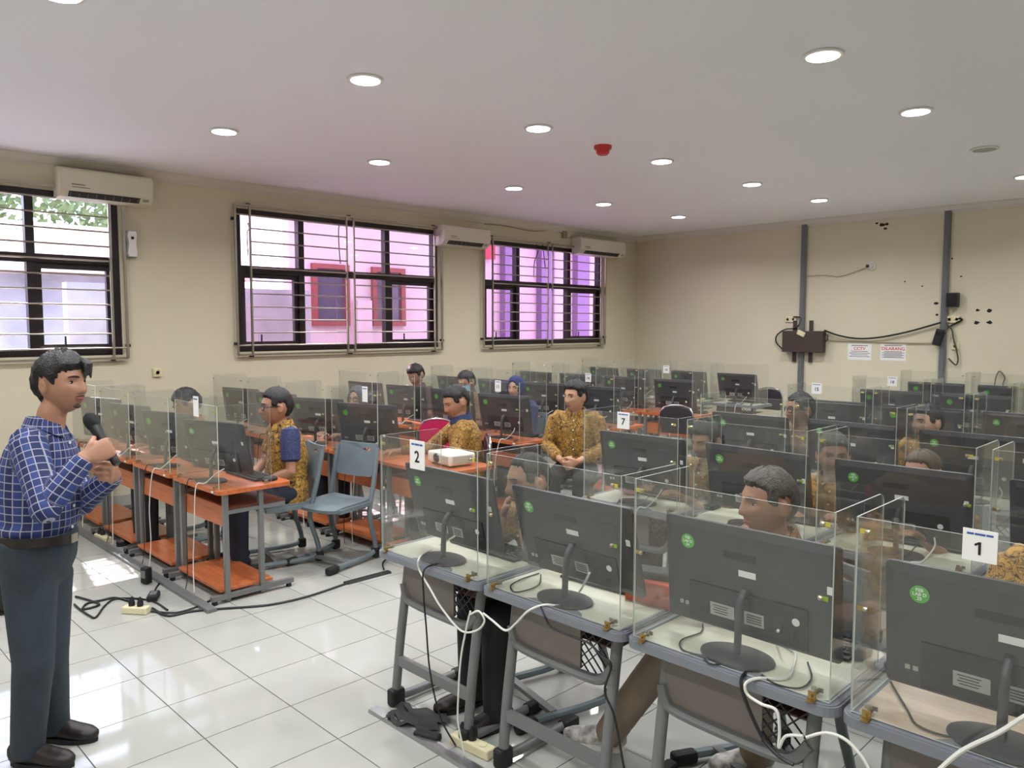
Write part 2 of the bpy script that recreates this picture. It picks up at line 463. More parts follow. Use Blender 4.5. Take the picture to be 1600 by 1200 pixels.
# windows with grilles
def window(n, w, mull, transom, glassm, sashes, barsplit, glabel):
    y0, y1, z0, z1 = w
    W = empty('window_%d' % n, (WALL_X, (y0 + y1) / 2, z0)); tag(W, kind='structure')
    def P(y): return y - (y0 + y1) / 2
    h = z1 - z0; b = 0.06; xm = -0.06
    fr = MB()
    for (ya, yb, za, zb) in ((y0, y1, 0, b), (y0, y1, h - b, h), (y0, y0 + b, b, h - b), (y1 - b, y1, b, h - b)):
        fr.box((xm, P((ya + yb) / 2), (za + zb) / 2), (0.09, yb - ya, zb - za))
    fr.build('frame', frame_m, W)
    edges = [y0 + b] + [v for m in mull for v in (m - 0.035, m + 0.035)] + [y1 - b]
    for m in mull: MB().box((xm, P(m), h / 2), (0.085, 0.07, h - 2 * b)).build('mullion', frame_m, W)
    tz = transom - z0
    for k in range(0, len(edges), 2):
        ya, yb = edges[k], edges[k + 1]
        MB().box((xm, P((ya + yb) / 2), tz), (0.085, yb - ya, 0.08)).build('transom', frame_m, W)
        for (za, zb, up) in ((b, tz - 0.04, 0), (tz + 0.04, h - b, 1)):
            pane = MB().box((xm, P((ya + yb) / 2), (za + zb) / 2), (0.005, yb - ya, zb - za)).build('pane', glassm, W)
            if not up and (k // 2) in sashes:
                s = MB(); t = 0.05
                for (a2, b2, c2, d2) in ((ya, yb, za, za + t), (ya, yb, zb - t, zb), (ya, ya + t, za + t, zb - t), (yb - t, yb, za + t, zb - t)):
                    s.box((xm - 0.01, P((a2 + b2) / 2), (c2 + d2) / 2), (0.05, b2 - a2, d2 - c2))
                s.build('sash', frame_m, W)
                MB().box((xm + 0.03, P(ya + 0.22), za + t + 0.03), (0.012, 0.014, 0.09)).build('stay', black_m, W)
    # grille
    G = empty('window_grille', (WALL_X + 0.05, (y0 + y1) / 2, z0 - 0.03))
    tag(G, glabel, 'window grille', 'steel window grilles')
    H = h + 0.06; g = MB(); ya, yb = y0 - 0.03, y1 + 0.03
    for (p, q) in (((0, P(ya), 0), (0, P(yb), 0)), ((0, P(ya), H), (0, P(yb), H)), ((0, P(ya), 0), (0, P(ya), H)), ((0, P(yb), 0), (0, P(yb), H))):
        g.bar(p, q, 0.022, 0.022)
    g.build('outer_frame', steel_m, G)
    vs = [y0 + 0.13, (y0 + y1) / 2 - barsplit, (y0 + y1) / 2 + barsplit, y1 - 0.10]
    for v in vs: MB().bar((0.012, P(v), 0), (0.012, P(v), H), 0.02, 0.02).build('upright', steel_m, G)
    nb = 11
    for i in range(nb):
        z = 0.10 + (H - 0.2) * i / (nb - 1)
        wide = i in (0, nb - 1)
        a, bb = (ya, yb) if wide else (vs[0], vs[3])
        MB().tube([(0, P(a), z), (0, P(vs[1]), z)], 0.008, 8).build('bar', steel_m, G, True)
        MB().tube([(0, P(vs[2]), z), (0, P(bb), z)], 0.008, 8).build('bar', steel_m, G, True)
    for (yy, zz) in ((vs[0], -0.01), (vs[1] + barsplit, -0.01), (vs[3], -0.01), (vs[0], H + 0.01), (vs[1] + barsplit, H + 0.01), (vs[3], H + 0.01), (ya - 0.01, 0.12), (yb + 0.01, 0.12), (ya - 0.01, H - 0.15)):
        MB().box((-0.02, P(yy), zz), (0.055, 0.03, 0.03)).build('wall_lug', black_m, G)
    return W
window(1, WINS[0], [0.72, 1.86], 2.36, glass1_m, (0, 2), 0.045, 'steel bar grille on window beneath the cream air conditioner, behind presenter')
window(2, WINS[1], [4.55, 5.74], 2.36, glass2_m, (0, 2), 0.05, 'steel bar grille on the wide middle window with tall central gap')
window(3, WINS[2], [8.05, 9.18], 2.36, glass3_m, (0, 2), 0.05, 'steel bar grille on the purple window nearest the back wall')

# outside
sun_eave_m = mat('added_eave_board', (150, 130, 128), 0.7)  # eave added outside, sized to leave only small sun patches indoors
tag(MB().box((WALL_X - 0.16 - 0.5, (FRONT_Y + BACK_Y) / 2, 3.17), (1.0, BACK_Y - FRONT_Y + 2, 0.1)).build('added_sun_eave', sun_eave_m), 'added eave outside over the windows to block high sun', kind='structure')
tag(MB().box((WALL_X - 12, 8, -0.15), (24, 60, 0.1)).build('ground_outside', mat('yard_concrete', (206, 198, 196), 0.8)), 'pale concrete yard outside', kind='structure')
pinkwall_m = mat('pink_white_render', (194, 176, 182), 0.8, var=0.08, scale=1.5)
stain_m = mat('stained_render', (150, 150, 160), 0.85, var=0.25, scale=1.6)
redframe_m = mat('red_brown_timber', (128, 60, 58), 0.6)
roof_m = mat('red_roof_tile', (104, 56, 62), 0.75, var=0.12, scale=6)
nb = empty('neighbour_building', (-11.6, 6.4, 0))
tag(nb, 'pale pink building with red-brown framed windows outside middle window', 'building')
MB().box((-0.1, 5.0, 2.1), (0.2, 10.0, 4.2)).build('wall', pinkwall_m, nb)
for yy in (0.75, 1.95):
    f = MB()
    for (a, b_, c_, d_) in ((-0.36, 0.36, 1.75, 1.83), (-0.36, 0.36, 2.72, 2.8), (-0.36, -0.27, 1.83, 2.72), (0.27, 0.36, 1.83, 2.72)):
        f.box((0.03, yy + (a + b_) / 2, (c_ + d_) / 2), (0.08, b_ - a, d_ - c_))
    fo = f.build('window_frame', redframe_m, nb)
    MB().box((0.012, yy, 2.27), (0.01, 0.54, 0.9)).build('pane', mat('far_glass', (84, 80, 96), 0.15), fo)
MB().box((0.35, 5.0, 4.25), (1.3, 10.4, 0.12)).build('eave', mat('purple_eave', (120, 104, 116), 0.7), nb)
MB().box((0.06, 1.38, 1.2), (0.12, 0.3, 2.0)).build('pilaster', pinkwall_m, nb)
for yy in (5.0, 6.1, 7.3, 8.5): MB().box((0.08, yy, 2.1), (0.16, 0.42, 4.2)).build('pilaster', mat('mauve_render', (124, 104, 140), 0.8), nb)
MB().box((0.12, 4.25, 3.45), (0.05, 0.55, 0.7)).build('sign_panel', mat('red_panel', (160, 44, 62), 0.6), nb)
nb2 = empty('low_house', (-14.5, 0, 0))
tag(nb2, 'low grey house with red tiled roof outside the window behind presenter', 'building')
MB().box((-2, 2.2, 1.35), (4, 8.4, 2.7)).build('wall', stain_m, nb2)
rf = MB(); rf.add([(0.7, -2.5, 2.6), (0.7, 6.9, 2.6), (-2.2, 6.9, 3.7), (-2.2, -2.5, 3.7), (-5, -2.5, 2.6), (-5, 6.9, 2.6)], [(0, 1, 2, 3), (3, 2, 5, 4), (0, 3, 4), (1, 5, 2), (0, 4, 5, 1)])
rf.build('roof', roof_m, nb2)
wl = MB().box((-10.9, 4.6, 1.15), (0.2, 3.4, 2.3)).build('yard_wall', stain_m)
tag(wl, 'stained grey yard wall with water tank beside pink building', 'wall')
tree = empty('tree', (-23.5, 5.6, 0)); tag(tree, 'leafy green tree beyond the low house roof', 'tree')
MB().tube([(0, 0, 0), (0.1, 0.1, 2.5), (0, 0, 4.2)], [0.2, 0.16, 0.1], 8).build('trunk', mat('bark', (92, 74, 60), 0.9), tree)
lf = MB(); rnd = random.Random(3)
for i in range(2200):
    a, b_, c_ = rnd.gauss(0, 1), rnd.gauss(0, 1), rnd.gauss(0, 1); L = math.sqrt(a * a + b_ * b_ + c_ * c_)
    q = Vector((a / L * 2.0, b_ / L * 2.4, c_ / L * 1.6 + 5.1)) * 1.0
    q += Vector((rnd.uniform(-.3, .3), rnd.uniform(-.3, .3), rnd.uniform(-.3, .3)))
    d1 = Vector((rnd.uniform(-1, 1), rnd.uniform(-1, 1), rnd.uniform(-1, 1))).normalized() * 0.16
    d2 = d1.orthogonal().normalized() * 0.08
    lf.add([q - d1, q + d2, q + d1, q - d2], [(0, 1, 2, 3)])
tag(lf.build('foliage', mat('leaf_green', (96, 116, 70), 0.7), tree), kind='stuff')

# ------------------------------------------------------------------ ceiling lights
lamp_on = emit('led_disc', (255, 252, 246), 14.0)
lamp_off = mat('led_off', (150, 148, 146), 0.4)
LIGHT_W = 17.5
def downlight(x, y, on, label):
    t = empty('downlight', (x, y, CEIL_Z)); tag(t, label, 'ceiling light', 'round recessed ceiling lights')
    MB().lathe([(0.085, 0.0), (0.105, 0.0), (0.112, -0.004), (0.108, -0.012), (0.09, -0.014)], n=28).build('ring', mat('white_ring', (222, 220, 216), 0.4), t, True)
    MB().lathe([(0.0905, -0.008), (0.088, -0.016)], n=28).build('diffuser', lamp_on if on else lamp_off, t)
    if on:
        ld = bpy.data.lights.new('lamp', 'AREA'); ld.shape = 'DISK'; ld.size = 0.17; ld.energy = LIGHT_W
        ld.color = (0.98, 0.99, 1.0); ld.spread = R_(150)
        lo = bpy.data.objects.new('lamp', ld); COL.objects.link(lo); lo.parent = t; lo.location = (0, 0, -0.022)
ord_ = ['first', 'second', 'third', 'fourth', 'fifth']
grid_px = {(0, 0): (350, 204), (0, 1): (593, 252), (0, 2): (803, 293), (0, 3): (943, 318), (0, 4): (1060, 338),
           (1, 0): (571, 123), (1, 1): (841, 199), (1, 2): (1034, 251), (1, 3): (1175, 287), (1, 4): (1280, 312),
           (2, 1): (1286, 85), (2, 2): (1431, 173), (2, 3): (1538, 232), (2, 4): (1603, 275)}
rowname = ['line nearest the windows', 'middle line', 'line farthest from the windows']
for (c, k), (a, b_) in grid_px.items():
    p = at_z(a, b_, CEIL_Z)
    on = (c, k) != (2, 3)
    if on: lb = 'glowing round ceiling light, %s towards back wall in the %s' % (ord_[k], rowname[c])
    else: lb = 'unlit grey round ceiling light in the line farthest from the windows'
    downlight(p.x, p.y, on, lb)
downlight(-4.02, 1.1, True, 'glowing ceiling light cut off by the top edge above the presenter')
for (x, y) in ((-6.1, 1.1), (-1.95, 2.75), (-1.95, 1.1), (-4.0, -0.6), (-1.95, -0.6), (0.2, 1.1), (0.2, 4.37), (0.2, 7.6), (0.2, -0.6)):
    downlight(x, y, True, 'glowing round ceiling light outside the picture behind camera')
p = at_z(942, 228, CEIL_Z)
sd = empty('fire_detector', (p.x, p.y, CEIL_Z)); tag(sd, 'small red fire detector on white ceiling', 'fire detector')
redp = mat('red_plastic', (196, 40, 44), 0.4)
MB().lathe([(0.075, 0), (0.075, -0.02), (0.068, -0.03)], n=24).build('base', redp, sd, True)
MB().lathe([(0.055, -0.03), (0.055, -0.06), (0.04, -0.075)], n=24).build('head', redp, sd, True)

# ------------------------------------------------------------------ furniture templates
def rrect(w, d, r, cx=0.0, cy=0.0, n=5):
    pts = []
    for (sx, sy, a0) in ((1, 1, 0), (-1, 1, 90), (-1, -1, 180), (1, -1, 270)):
        for k in range(n + 1):
            a = R_(a0 + 90 * k / n)
            pts.append((cx + sx * (w / 2 - r) + r * math.cos(a), cy + sy * (d / 2 - r) + r * math.sin(a)))
    return pts
DZ = 0.72
def white_desk():
    t = empty('white_desk')
    W, D = 0.70, 0.49
    rim = MB().prism(rrect(W, D, 0.045, 0, D / 2), 'z', DZ - 0.032, DZ - 0.004)
    rim.prism(rrect(W - 0.012, D - 0.012, 0.04, 0, D / 2), 'z', DZ - 0.004, DZ - 0.001)
    rim.build('rim', greyrim_m, t)
    y0 = 0.028
    ol = [(-0.315, y0 + 0.02), (-0.30, y0), (-0.13, y0), (-0.10, y0 + 0.03), (-0.07, y0 + 0.045), (0.10, y0 + 0.045), (0.13, y0 + 0.03), (0.16, y0), (0.30, y0), (0.315, y0 + 0.02), (0.315, D - 0.03), (0.30, D - 0.012), (-0.30, D - 0.012), (-0.315, D - 0.03)]
    MB().prism(ol, 'z', DZ - 0.003, DZ).build('tabletop', creamtop_m, t)
    for s in (-1, 1):
        x = 0.25 * s
        MB().tube([(x, 0.035, 0.06), (x, 0.06, 0.28), (x, 0.12, DZ - 0.035)], 0.021, 10).build('leg', grey_m, t, True)
        MB().tube(smooth_path([(x, 0.04, 0.085), (x, 0.06, 0.045), (x, 0.12, 0.032), (x, 0.40, 0.032)], 4), 0.02, 10).build('foot_bar', grey_m, t, True)
        MB().rbox((x, 0.035, 0.04), (0.05, 0.075, 0.08), 0.012).build('foot_cap', rubber_m, t)
        MB().rbox((x, 0.43, 0.028), (0.05, 0.10, 0.05), 0.012).build('foot_cap', rubber_m, t)
        MB().tube([(x, 0.12, DZ - 0.05), (x, 0.42, DZ - 0.05)], 0.016, 8).build('side_rail', grey_m, t, True)
    MB().bar((-0.25, 0.05, 0.21), (0.25, 0.05, 0.21), 0.024, 0.045).build('cross_bar', grey_m, t)
    mp = MB()
    ol = [(-0.24, 0.69), (-0.25, 0.55), (-0.235, 0.52), (-0.20, 0.505), (0.0, 0.497), (0.10, 0.497), (0.10, 0.69)]
    mp.prism([(x, z) for x, z in ol], 'y', 0.088, 0.10)
    mp.build('modesty_panel', modesty_m, t)
    MB().tube(smooth_path([(-0.255, 0.09, 0.56), (-0.235, 0.088, 0.51), (-0.18, 0.086, 0.485), (0.1, 0.086, 0.478), (0.20, 0.088, 0.49), (0.25, 0.09, 0.55)], 4), 0.02, 8).build('lower_rail', grey_m, t, True)
    g = MB()
    for k in range(5):
        z = 0.50 + 0.04 * k
        g.tube([(0.10, 0.094, z), (0.10 + min(0.15, (0.69 - z)), 0.094, min(0.69, z + 0.15))], 0.003, 4)
        g.tube([(0.10, 0.094, z + 0.03), (0.10 + min(0.15, z + 0.03 - 0.49), 0.094, max(0.49, z - 0.12))], 0.003, 4)
    g.build('wire_grid', black_m, t)
    MB().box((0, 0.27, 0.60), (0.47, 0.30, 0.006)).build('book_shelf', brown_m, t)
    return t
def orange_desk():
    t = empty('orange_desk')
    W, D = 0.745, 0.50
    MB().prism(rrect(W, D, 0.04, 0, D / 2), 'z', DZ - 0.026, DZ).build('tabletop', orange_m, t)
    for s in (-1, 1):
        x = 0.335 * s
        MB().box((x, 0.055, DZ / 2 - 0.01), (0.03, 0.03, DZ - 0.04)).build('leg', grey_m, t)
        MB().box((x, 0.29, DZ / 2 - 0.01), (0.03, 0.03, DZ - 0.04)).build('leg', grey_m, t)
        MB().box((x, 0.23, 0.04), (0.035, 0.56, 0.03)).build('foot_bar', grey_m, t)
        for yy in (-0.03, 0.48): MB().lathe([(0.018, 0), (0.018, 0.02), (0.008, 0.028)], (x, yy, 0), 10).build('foot_cap', rubber_m, t)
        MB().box((x, 0.25, 0.575), (0.025, 0.42, 0.025)).build('side_rail', grey_m, t)
    MB().box((0, 0.27, 0.592), (0.66, 0.40, 0.014)).build('book_shelf', brown_m, t)
    MB().box((0, 0.075, 0.535), (0.64, 0.014, 0.13)).build('modesty_panel', orange_m, t)
    MB().rbox((0, 0.19, 0.078), (0.66, 0.36, 0.024), 0.004).build('foot_shelf', orange_m, t)
    MB().box((0.28, -0.001, DZ - 0.013), (0.03, 0.002, 0.014)).build('tag_sticker', white_m, t)
    return t
PANEL_TILT = {}
def aio():
    t = empty('desktop_computer')
    MB().lathe([(0.115, 0.0), (0.12, 0.004), (0.118, 0.009), (0.08, 0.012), (0.02, 0.014)], (0, 0, 0), 28, 0, 1.0, 0.72).build('base', aio_m, t, True)
    MB().tube(smooth_path([(0, 0.0, 0.012), (0, 0.004, 0.10), (0, 0.012, 0.17), (0, 0.05, 0.21)], 5), [0.012] * 16, 10).build('neck', aio_m, t, True)
    # panel, pivot at neck joint: local x along width, z up, back face at y=0 looking -y
    pn = MB(); W, H = 0.585, 0.352
    ol = rrect(W, H, 0.012, 0, 0, 3)
    inner = rrect(W - 0.05, H - 0.05, 0.01, 0, 0, 3)
    n = len(ol)
    vs = [(x, 0.0, z) for x, z in inner] + [(x, 0.010, z) for x, z in ol] + [(x, 0.022, z) for x, z in ol]
    fs = [tuple(range(n))]
    for k in range(n):
        k2 = (k + 1) % n
        fs.append((k, k2, n + k2, n + k)); fs.append((n + k, n + k2, 2 * n + k2, 2 * n + k))
    pn.add(vs, fs, 0)
    pn.add([(x, 0.022, z) for x, z in ol], [tuple(range(n))], 1)
    po = pn.build('panel', [aio_m, screen_m], t)
    po.location = (0, 0.045, 0.222)
    MB().box((0, -0.004, -0.095), (0.40, 0.01, 0.13)).build('rear_bulge', aio_d, po)
    MB().box((-0.02, -0.0012, 0.085), (0.11, 0.002, 0.022)).build('vent_slot', aio_d, po)
    MB().box((0.16, -0.0008, 0.075), (0.12, 0.0012, 0.06)).build('rear_plate', aio_m, po)
    MB().lathe([(0.024, 0), (0.024, 0.0012)], (-0.205, -0.0005, 0.10), 24, 0, 1, 1, Matrix.Rotation(R_(90), 3, 'X')).build('green_sticker', green_m, po)
    MB().box((0.005, -0.001, 0.032), (0.058, 0.0012, 0.020)).build('white_sticker', white_m, po)
    MB().lathe([(0.012, 0), (0.012, 0.0012)], (0.165, -0.0095, -0.075), 16, 0, 1, 1, Matrix.Rotation(R_(90), 3, 'X')).build('round_sticker', white_m, po)
    MB().box((0.265, -0.001, 0.045), (0.018, 0.0012, 0.024)).build('code_sticker', white_m, po)
    lb = MB().box((-0.08, -0.0096, -0.105), (0.085, 0.0012, 0.042), 0)
    lb2 = lb.box((0.03, -0.0096, -0.105), (0.065, 0.0012, 0.042), 0)
    for r in range(4):
        lb.box((-0.085, -0.0104, -0.092 - 0.008 * r), (0.055 - 0.01 * (r % 2), 0.0006, 0.0025), 1)
        lb.box((0.03, -0.0104, -0.093 - 0.008 * r), (0.05, 0.0006, 0.004), 1)
    lb.build('spec_label', [label_m, ink_m], po)
    MB().box((0.15, -0.0095, -0.125), (0.016, 0.004, 0.014)).build('network_port', black_m, po)
    bl = MB()
    for k in range(3): bl.box((-0.235 + 0.02 * k, -0.001, -0.115), (0.013, 0.0012, 0.013))
    bl.build('logo_stickers', label_m, po)
    MB().lathe([(0.011, 0), (0.011, 0.004)], (0, -0.010, -0.012), 12, 0, 1, 1, Matrix.Rotation(R_(90), 3, 'X')).build('neck_socket', black_m, po)
    return t
def keyboard():
    t = empty('keyboard')
    MB().prism([(-0.065, 0.004), (0.065, 0.002), (0.065, 0.012), (-0.065, 0.022)], 'x', -0.22, 0.22).build('body', black_m, t)
    k = MB()
    for r in range(5):
        for c in range(17):
            y = -0.05 + 0.021 * r; z = 0.0235 - 0.077 * (y + 0.05)
            k.box((-0.205 + 0.0256 * c, y, z), (0.020, 0.016, 0.006))
    tag(k.build('keys', mat('key_black', (34, 34, 36), 0.5), t), kind='stuff')
    for rr in t.children: rr.rotation_euler = (0, 0, math.pi)
    return t
def mouse():
    t = empty('computer_mouse')
    b = MB(); prof = [(0.0, 0.0), (0.03, 0.0), (0.032, 0.012), (0.026, 0.024), (0.014, 0.032), (0.002, 0.034)]
    b.lathe(prof, (0, 0, 0), 18, 0, 1.0, 1.75)
    b.build('body', black_m, t, True)
    MB().tube([(-0.004, -0.03, 0.026), (0.004, -0.03, 0.026)], 0.008, 10).build('wheel', grey_m, t, True)
    return t
def divider():
    """acrylic hood: front sheet, two side sheets, brackets"""
    t = empty('acrylic_divider')
    W, H, D, th = 0.655, 0.53, 0.35, 0.004
    def sheet(name, ol, axis, a):
        MB().prism(ol, axis, a - th / 2, a + th / 2, 0, 1).build(name, [acryl_m, acryledge_m], t)
    sheet('front_sheet', [(-W / 2, 0.004), (W / 2, 0.004), (W / 2, H), (-W / 2, H)], 'y', 0.022)
    rc = []
    for k in range(6):
        a = R_(90 * k / 5); rc.append((0.026 + D - 0.03 + 0.03 * math.cos(R_(90) - a) * 1.0, H - 0.03 + 0.03 * math.sin(R_(90) - a)))
    ol = [(0.026, 0.004), (0.026, H)] + rc + [(0.026 + D, 0.004)]
    for s in (-1, 1): sheet('side_sheet', ol, 'x', s * (W / 2 - 0.002))
    for s in (-1, 1):
        x = s * (W / 2 - 0.045)
        b = MB().box((x, 0.012, 0.012), (0.022, 0.004, 0.024)).box((x, 0.004, 0.001), (0.022, 0.02, 0.0025))
        b.tube([(x, 0.0, 0.014), (x, 0.04, 0.014)], 0.004, 8)
        b.build('bracket', brass_m, t)
        w = MB().tube([(x, 0.04, 0.014), (x, 0.05, 0.014)], 0.007, 8)
        w.box((x - 0.01, 0.045, 0.02), (0.014, 0.003, 0.012)).box((x + 0.01, 0.045, 0.02), (0.014, 0.003, 0.012))
        w.build('wing_nut', steel_m, t)
        for zz, m in ((H - 0.035, yel_m), (0.29, grn_tab_m if s > 0 else brass_m)):
            MB().box((s * (W / 2 - 0.025), 0.018, zz), (0.028, 0.003, 0.012)).build('corner_tab', m, t)
            MB().lathe([(0.007, 0), (0.007, 0.004), (0.004, 0.007)], (s * (W / 2 - 0.032), 0.0165, zz), 10, 0, 1, 1, Matrix.Rotation(R_(90), 3, 'X')).build('screw', steel_m, t)
        MB().box((s * (W / 2 - 0.012), 0.026 + D - 0.03, 0.01), (0.02, 0.02, 0.02)).build('rear_clip', steel_m, t)
    return t
def grey_chair():
    t = empty('plastic_chair')
    # seat: dished shell
    def shell(nu, nv, fn, th):
        b = MB(); vs = []
        for a in (0, 1):
            for i in range(nu + 1):
                for j in range(nv + 1): vs.append(fn(i / nu * 2 - 1, j / nv * 2 - 1, a * th))
        fs = []; N = (nu + 1) * (nv + 1)
        for i in range(nu):
            for j in range(nv):
                q = (i * (nv + 1) + j, i * (nv + 1) + j + 1, (i + 1) * (nv + 1) + j + 1, (i + 1) * (nv + 1) + j)
                fs.append(q); fs.append(tuple(N + k for k in reversed(q)))
        rim = [i * (nv + 1) for i in range(nu + 1)] + [nu * (nv + 1) + j for j in range(1, nv + 1)] + [i * (nv + 1) + nv for i in range(nu - 1, -1, -1)] + [j for j in range(nv - 1, 0, -1)]
        for k in range(len(rim)):
            a, c = rim[k], rim[(k + 1) % len(rim)]; fs.append((a, c, N + c, N + a))
        b.add(vs, fs); return b
    def seat(u, v, t_):
        s = 1 - 0.05 * (abs(u) ** 4) * (abs(v) ** 4) * 1.5
        return (0.205 * u * s, 0.20 * v * s, 0.445 - t_ + 0.012 * u * u - 0.018 * max(0, -v) ** 3 + 0.008 * max(0, v) ** 2)
    shell(10, 10, seat, 0.022).build('seat', chairgrey_m, t, True)
    b = MB(); n = 40; hx, hz = 0.125, 0.80
    W, z0, z1 = 0.19, 0.615, 0.86
    outer, inner = [], []
    for k in range(n):
        w = 2 * math.pi * k / n; dx, dz = math.cos(w), math.sin(w)
        inner.append((hx * 0 + 0.105 + 0.035 * dx, 0.815 + 0.013 * dz))
        cx, cz = 0.105, 0.815; tt = 9
        if dx > 1e-6: tt = min(tt, (W - cx) / dx)
        if dx < -1e-6: tt = min(tt, (-W - cx) / dx)
        if dz > 1e-6: tt = min(tt, (z1 - cz) / dz)
        if dz < -1e-6: tt = min(tt, (z0 - cz) / dz)
        outer.append((cx + dx * tt, cz + dz * tt))
    outer += []
    def Y(x, z): return 0.205 + (z - 0.6) * 0.22 - 0.02 * (1 - (x / W) ** 2)
    vs = []
    for th in (0, 0.018):
        for (x, z) in outer: vs.append((x, Y(x, z) + th, z))
        for (x, z) in inner: vs.append((x, Y(x, z) + th, z))
    fs = []
    for k in range(n):
        k2 = (k + 1) % n
        fs += [(k, k2, n + k2, n + k), (2 * n + k, 3 * n + k, 3 * n + k2, 2 * n + k2), (k, 2 * n + k, 2 * n + k2, k2), (n + k, n + k2, 3 * n + k2, 3 * n + k)]
    b.add(vs, fs); b.build('backrest', chairgrey_m, t, True)
    for s in (-1, 1):
        x = 0.205 * s
        MB().tube(smooth_path([(x, -0.20, 0.035), (x, 0.10, 0.035), (x, 0.20, 0.06), (x, 0.205, 0.13), (x, 0.15, 0.33), (x, 0.165, 0.44), (x, 0.21, 0.62), (x * 0.95, 0.255, 0.83)], 4), 0.019, 8).build('side_frame', chairgrey_m, t, True)
        MB().rbox((x, -0.245, 0.03), (0.05, 0.11, 0.05), 0.014).build('foot_cap', rubber_m, t)
        MB().rbox((x, 0.215, 0.045), (0.05, 0.06, 0.075), 0.014).build('foot_cap', rubber_m, t)
        MB().bar((x, -0.17, 0.425), (x, 0.17, 0.43), 0.03, 0.03).build('seat_rail', chairgrey_m, t)
    MB().bar((-0.2, -0.1, 0.045), (0.2, -0.1, 0.045), 0.035, 0.02).build('stretcher', grey_m, t)
    return t
def chrome_chair(fabric):
    t = empty('banquet_chair')
    MB().rbox((0, 0, 0.45), (0.40, 0.40, 0.06), 0.025, seg=3).build('seat', fabric, t, True)
    bk = MB(); ol = []
    for k in range(13):
        a = R_(180 * k / 12); ol.append((0.19 * math.cos(a) if abs(math.cos(a)) < 0.99 else 0.19 * math.cos(a), 0.74 + 0.13 * math.sin(a) ** 0.6))
    ol += [(-0.17, 0.58), (0.17, 0.58)]
    bk.prism(ol, 'y', 0.20, 0.235); b2 = bk.build('backrest', fabric, t)
    for s in (-1, 1):
        MB().tube(smooth_path([(s * 0.20, 0.24, 0.0), (s * 0.20, 0.20, 0.42), (s * 0.195, 0.218, 0.75), (s * 0.15, 0.222, 0.86)], 4), 0.011, 8).build('leg', chrome_m, t, True)
        MB().tube([(s * 0.19, -0.20, 0), (s * 0.18, -0.17, 0.43)], 0.011, 8).build('leg', chrome_m, t, True)
    MB().tube(smooth_path([(-0.15, 0.222, 0.86), (-0.05, 0.225, 0.885), (0.05, 0.225, 0.885), (0.15, 0.222, 0.86)], 4), 0.011, 8).build('top_rail', chrome_m, t, True)
    MB().tube([(-0.2, 0.22, 0.2), (0.2, 0.22, 0.2)], 0.009, 8).build('stretcher', chrome_m, t, True)
    return t

TPL = {}
for nm, fn in (('wdesk', white_desk), ('odesk', orange_desk), ('aio', aio), ('kbd', keyboard), ('mouse', mouse), ('div', divider), ('chair', grey_chair)):
    TPL[nm] = [fn(), False]; remember(TPL[nm][0])
TPL['rchair'] = [chrome_chair(magenta_m), False]; remember(TPL['rchair'][0])
TPL['bchair'] = [chrome_chair(mat('black_vinyl', (52, 50, 56), 0.4)), False]; remember(TPL['bchair'][0])
def place(key, loc, rz=0.0, skip=()):
    src, used = TPL[key]
    if not used:
        o = src; TPL[key][1] = True
    else:
        o = copy_tree(src)
    o.location = loc; o.rotation_euler = (0, 0, rz)
    return o
def kids(o): return [c for c in bpy.data.objects if c.parent == o]

ROWN = ['front row', 'second row', 'third row', 'fourth row', 'fifth row', 'last row']
COLN = ['nearest the aisle', 'second from the aisle', 'third from the aisle', 'fourth from the aisle', 'farthest from the aisle']
LY = [2.04, 3.40, 4.80, 6.15, 7.60, 9.20]
RY = [2.02, 3.52, 4.95, 6.35, 7.80, 9.25]
LX = [[-5.0, -5.78, -6.56, -7.34], [-4.47, -5.23, -5.98, -6.73, -7.48], [-5.08, -5.83, -6.58, -7.33], [-5.08, -5.83, -6.58, -7.33], [-5.08, -5.83, -6.58, -7.33], [-5.15, -5.9, -6.65, -7.4]]
RX = [[-2.575, -1.865, -1.155, -0.445], [-2.62, -1.91, -1.20, -0.49], [-2.70, -1.99, -1.28], [-2.70, -1.99, -1.28], [-2.72, -2.0, -1.3], [-2.75, -2.04]]
NUM = {('R', 0, 1): '31', ('R', 0, 2): '24', ('R', 0, 3): '25', ('R', 1, 2): '37'}
TILT = {('R', 0, 0): -13, ('R', 0, 1): -15, ('R', 0, 2): -5, ('R', 0, 3): -7}
rs = random.Random(11)
